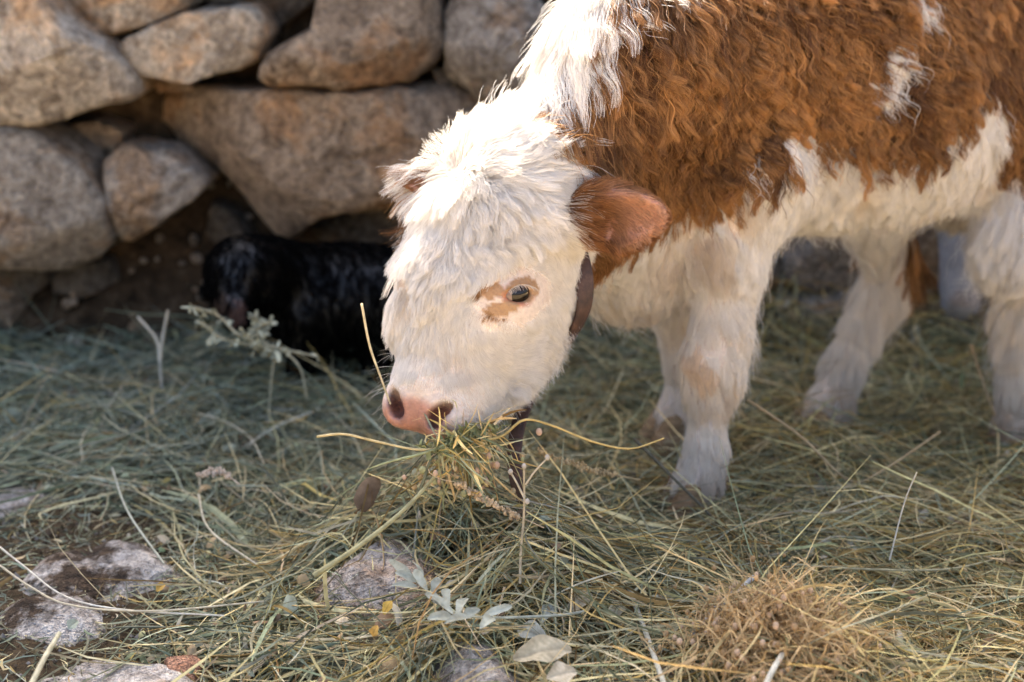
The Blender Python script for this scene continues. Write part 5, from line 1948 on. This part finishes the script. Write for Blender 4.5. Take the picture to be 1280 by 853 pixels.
LF = (0.54, 0.46, 0.31)
leaf(PZ(640, 826, .085), PZ(716, 812, .09), 0.027, LF, 'largest pale dry leaf, at the bottom edge', 1, 0.25)
leaf(PZ(704, 772, .08), PZ(740, 742, .085), 0.017, LF, 'pale oblong dry leaf upright above the big leaf', 2)
leaf(PZ(646, 702, .075), PZ(632, 674, .085), 0.014, (0.55, 0.5, 0.33), 'curled yellowish leaf on the dry weed stem', 3, 0.35)
leaf(PZ(655, 732, .075), PZ(668, 716, .08), 0.014, (0.6, 0.54, 0.4), 'small pale leaf just right of the weed stem', 4)
leaf(PZ(648, 786, .08), PZ(684, 800, .08), 0.022, (0.46, 0.46, 0.38), 'grey folded leaf just above the big dry leaf', 5)
leaf(PZ(676, 780, .08), PZ(692, 758, .08), 0.014, (0.5, 0.52, 0.44), 'blue-grey cupped leaf between the two pale leaves', 6)
leaf(PZ(684, 848, .09), PZ(720, 840, .09), 0.022, (0.60, 0.52, 0.38), 'ragged pale leaf below the largest leaf', 7, 0.1)
leaf(PZ(480, 768, .09), PZ(490, 752, .10), 0.010, (0.68, 0.44, 0.1), 'tiny orange-yellow leaf in front of the grey rock, upper', 8, 0.4)
leaf(PZ(466, 796, .09), PZ(472, 782, .10), 0.009, (0.64, 0.38, 0.1), 'tiny orange-yellow leaf in front of the grey rock, lower', 9, 0.4)
leaf(PZ(196, 740, .07), PZ(206, 730, .075), 0.009, (0.6, 0.38, 0.1), 'tiny orange leaf in the hay beside the left rocks', 10, 0.3)
leaf(PZ(760, 776, .07), PZ(778, 756, .075), 0.016, (0.54, 0.46, 0.3), 'brownish papery leaf right of the pale leaves', 11)
leaf(PZ(1128, 740, .06), PZ(1142, 752, .06), 0.014, (0.30, 0.18, 0.1), 'small reddish brown leaf in the hay at right', 12)
leaf(PZ(86, 786, .085), PZ(98, 776, .09), 0.012, (0.36, 0.40, 0.32), 'small grey-green leaf on the soil between the left rocks', 13)


def build_sprig():
    root_o = empty('leafy_sprig', tuple(PZ(560, 745, .11)), 'grey-green dried sprig with narrow leaves lying on the grey rock', 'sprig')
    stem = catmull([PZ(500, 712, .115), PZ(530, 735, .115), PZ(556, 760, .115), PZ(600, 772, .11), PZ(690, 770, .10), PZ(730, 765, .085)], 26)
    V, F, C = tubes(stem[None], np.linspace(0.0010, 0.0016, 26)[None], np.array([[0.42, 0.43, 0.34]]), 6)
    mesh_obj('stem', V, F, M_STRAW, root_o, True, C)
    G = [((524, 730), (486, 700)), ((520, 728), (494, 716)), ((522, 734), (490, 732)), ((528, 728), (508, 700)), ((534, 738), (518, 712)), ((540, 745), (548, 722)), ((548, 752), (532, 742)), ((560, 766), (536, 744)),
         ((566, 768), (540, 752)), ((572, 770), (584, 748)), ((578, 772), (600, 762)), ((566, 772), (534, 774)), ((590, 774), (556, 780)), ((604, 770), (640, 758)), ((560, 760), (556, 736)), ((616, 772), (600, 786))]
    for k, (a, b) in enumerate(G):
        z = 0.113 + rng.uniform(0, 0.006)
        V, F = leaf_mesh(PZ(a[0], a[1], z), PZ(b[0], b[1], z + rng.uniform(0, 0.012)), rng.uniform(0.008, 0.012), 0.2, nrm(np.array([rng.normal(0, .4), -0.5, 0.8])), 40 + k)
        mesh_obj('leaf', V, F, M_STRAW, root_o, True, np.tile(np.array([0.40, 0.41, 0.33]) * rng.uniform(0.8, 1.15), (len(V), 1)))


build_sprig()


def build_weed():
    r = empty('dry_weed', tuple(at(652, 690, 1.36)), 'dry forked weed stem standing in front of the hanging strap', 'weed')
    def tube(name, pts, r0, r1, c):
        p = catmull(pts, 16)[None]
        V, F, C = tubes(p, np.linspace(r0, r1, 16)[None], np.array([c]), 6)
        return mesh_obj(name, V, F, M_STRAW, r, True, C)
    tube('stem', [at(650, 730, 1.34), at(651, 690, 1.36), at(655, 640, 1.375), at(655, 584, 1.385)], 0.0017, 0.0011, (0.56, 0.46, 0.3))
    tube('branch', [at(657, 606, 1.38), at(668, 590, 1.38), at(684, 573, 1.38)], 0.0012, 0.0009, (0.58, 0.5, 0.36))
    tube('branch', [at(655, 622, 1.378), at(646, 604, 1.375), at(638, 590, 1.375)], 0.0012, 0.0009, (0.6, 0.54, 0.42))
    for x, y, Y in ((659, 627, 1.372), (684, 572, 1.38), (638, 590, 1.375), (655, 583, 1.385)):
        V, F = uv_ell(at(x, y, Y), np.eye(3), (0.0026, 0.0026, 0.0034), 10, 7)
        mesh_obj('bud', V, F, M_STRAW, r, True, np.tile((0.52, 0.47, 0.4), (len(V), 1)))
    # seed stalks
    for nm, pts, lab, c in (('grass_seed_head', [at(572, 604, 1.385), at(605, 624, 1.385), at(640, 642, 1.385), at(680, 660, 1.385)], 'tan seed head of grass hanging below the mouthful of hay', (0.55, 0.42, 0.27)),
                            ('grass_seed_head', [at(672, 562, 1.52), at(720, 582, 1.53), at(760, 592, 1.55), at(800, 600, 1.56)], 'blurred tan seed head of grass right of the strap', (0.5, 0.37, 0.2)),
                            ('grass_seed_head', [at(250, 594, 1.62), at(275, 590, 1.62), at(300, 606, 1.61)], 'small pale tan seed head in the hay left of the muzzle', (0.56, 0.46, 0.36))):
        g = empty(nm, tuple(pts[0]), lab, 'seed head', 'grass seed heads in the hay')
        p = catmull(pts, 40)
        V, F, C = tubes(p[None], np.full((1, 40), 0.0008), np.array([c]), 5)
        mesh_obj('stem', V, F, M_STRAW, g, True, C)
        cs = p[rng.integers(0, 30, 130)] + rng.normal(0, 0.0018, (130, 3))
        o = joined('seeds', [seeds(cs, 0.0017, np.tile(c, (130, 1)) * rng.uniform(0.8, 1.25, (130, 1)))], g)
        o['kind'] = 'stuff'


build_weed()


def build_tuft():
    Y = 1.98
    r = empty('dry_herb', tuple(at(340, 450, Y)), 'dry branching herb with tiny leaves sticking up before the black lamb', 'weed')
    lines = [[(240, 384), (272, 394), (300, 420), (345, 434), (396, 446)], [(250, 402), (280, 424), (320, 432), (350, 440)], [(300, 410), (318, 430), (345, 452)], [(318, 396), (326, 420), (340, 440)], [(338, 402), (322, 412), (330, 436)], [(345, 440), (340, 470), (336, 520)], [(352, 436), (375, 460), (384, 500)]]
    allp = []
    for ln in lines:
        p = catmull([at(x, y, Y + rng.normal(0, 0.01)) for x, y in ln], 14)
        allp.append(p)
        V, F, C = tubes(p[None], np.linspace(0.0022, 0.0013, 14)[None], np.array([[0.46, 0.43, 0.3]]), 5)
        mesh_obj('stem', V, F, M_STRAW, r, True, C)
    allp = np.vstack(allp[:5])
    n = 170
    base = allp[rng.integers(0, len(allp), n)]
    ps = [ribbons(*blades(n, lambda n: base, lambda n: rng.uniform(0.008, 0.022, n), lambda n: rng.normal(0, 1, (n, 3)), 0.005, lambda n: np.array([0.42, 0.43, 0.32]) * rng.uniform(0.7, 1.3, (n, 1)), 5, 0.2, 0.3))]
    joined('leaves', ps, r)['kind'] = 'stuff'


build_tuft()
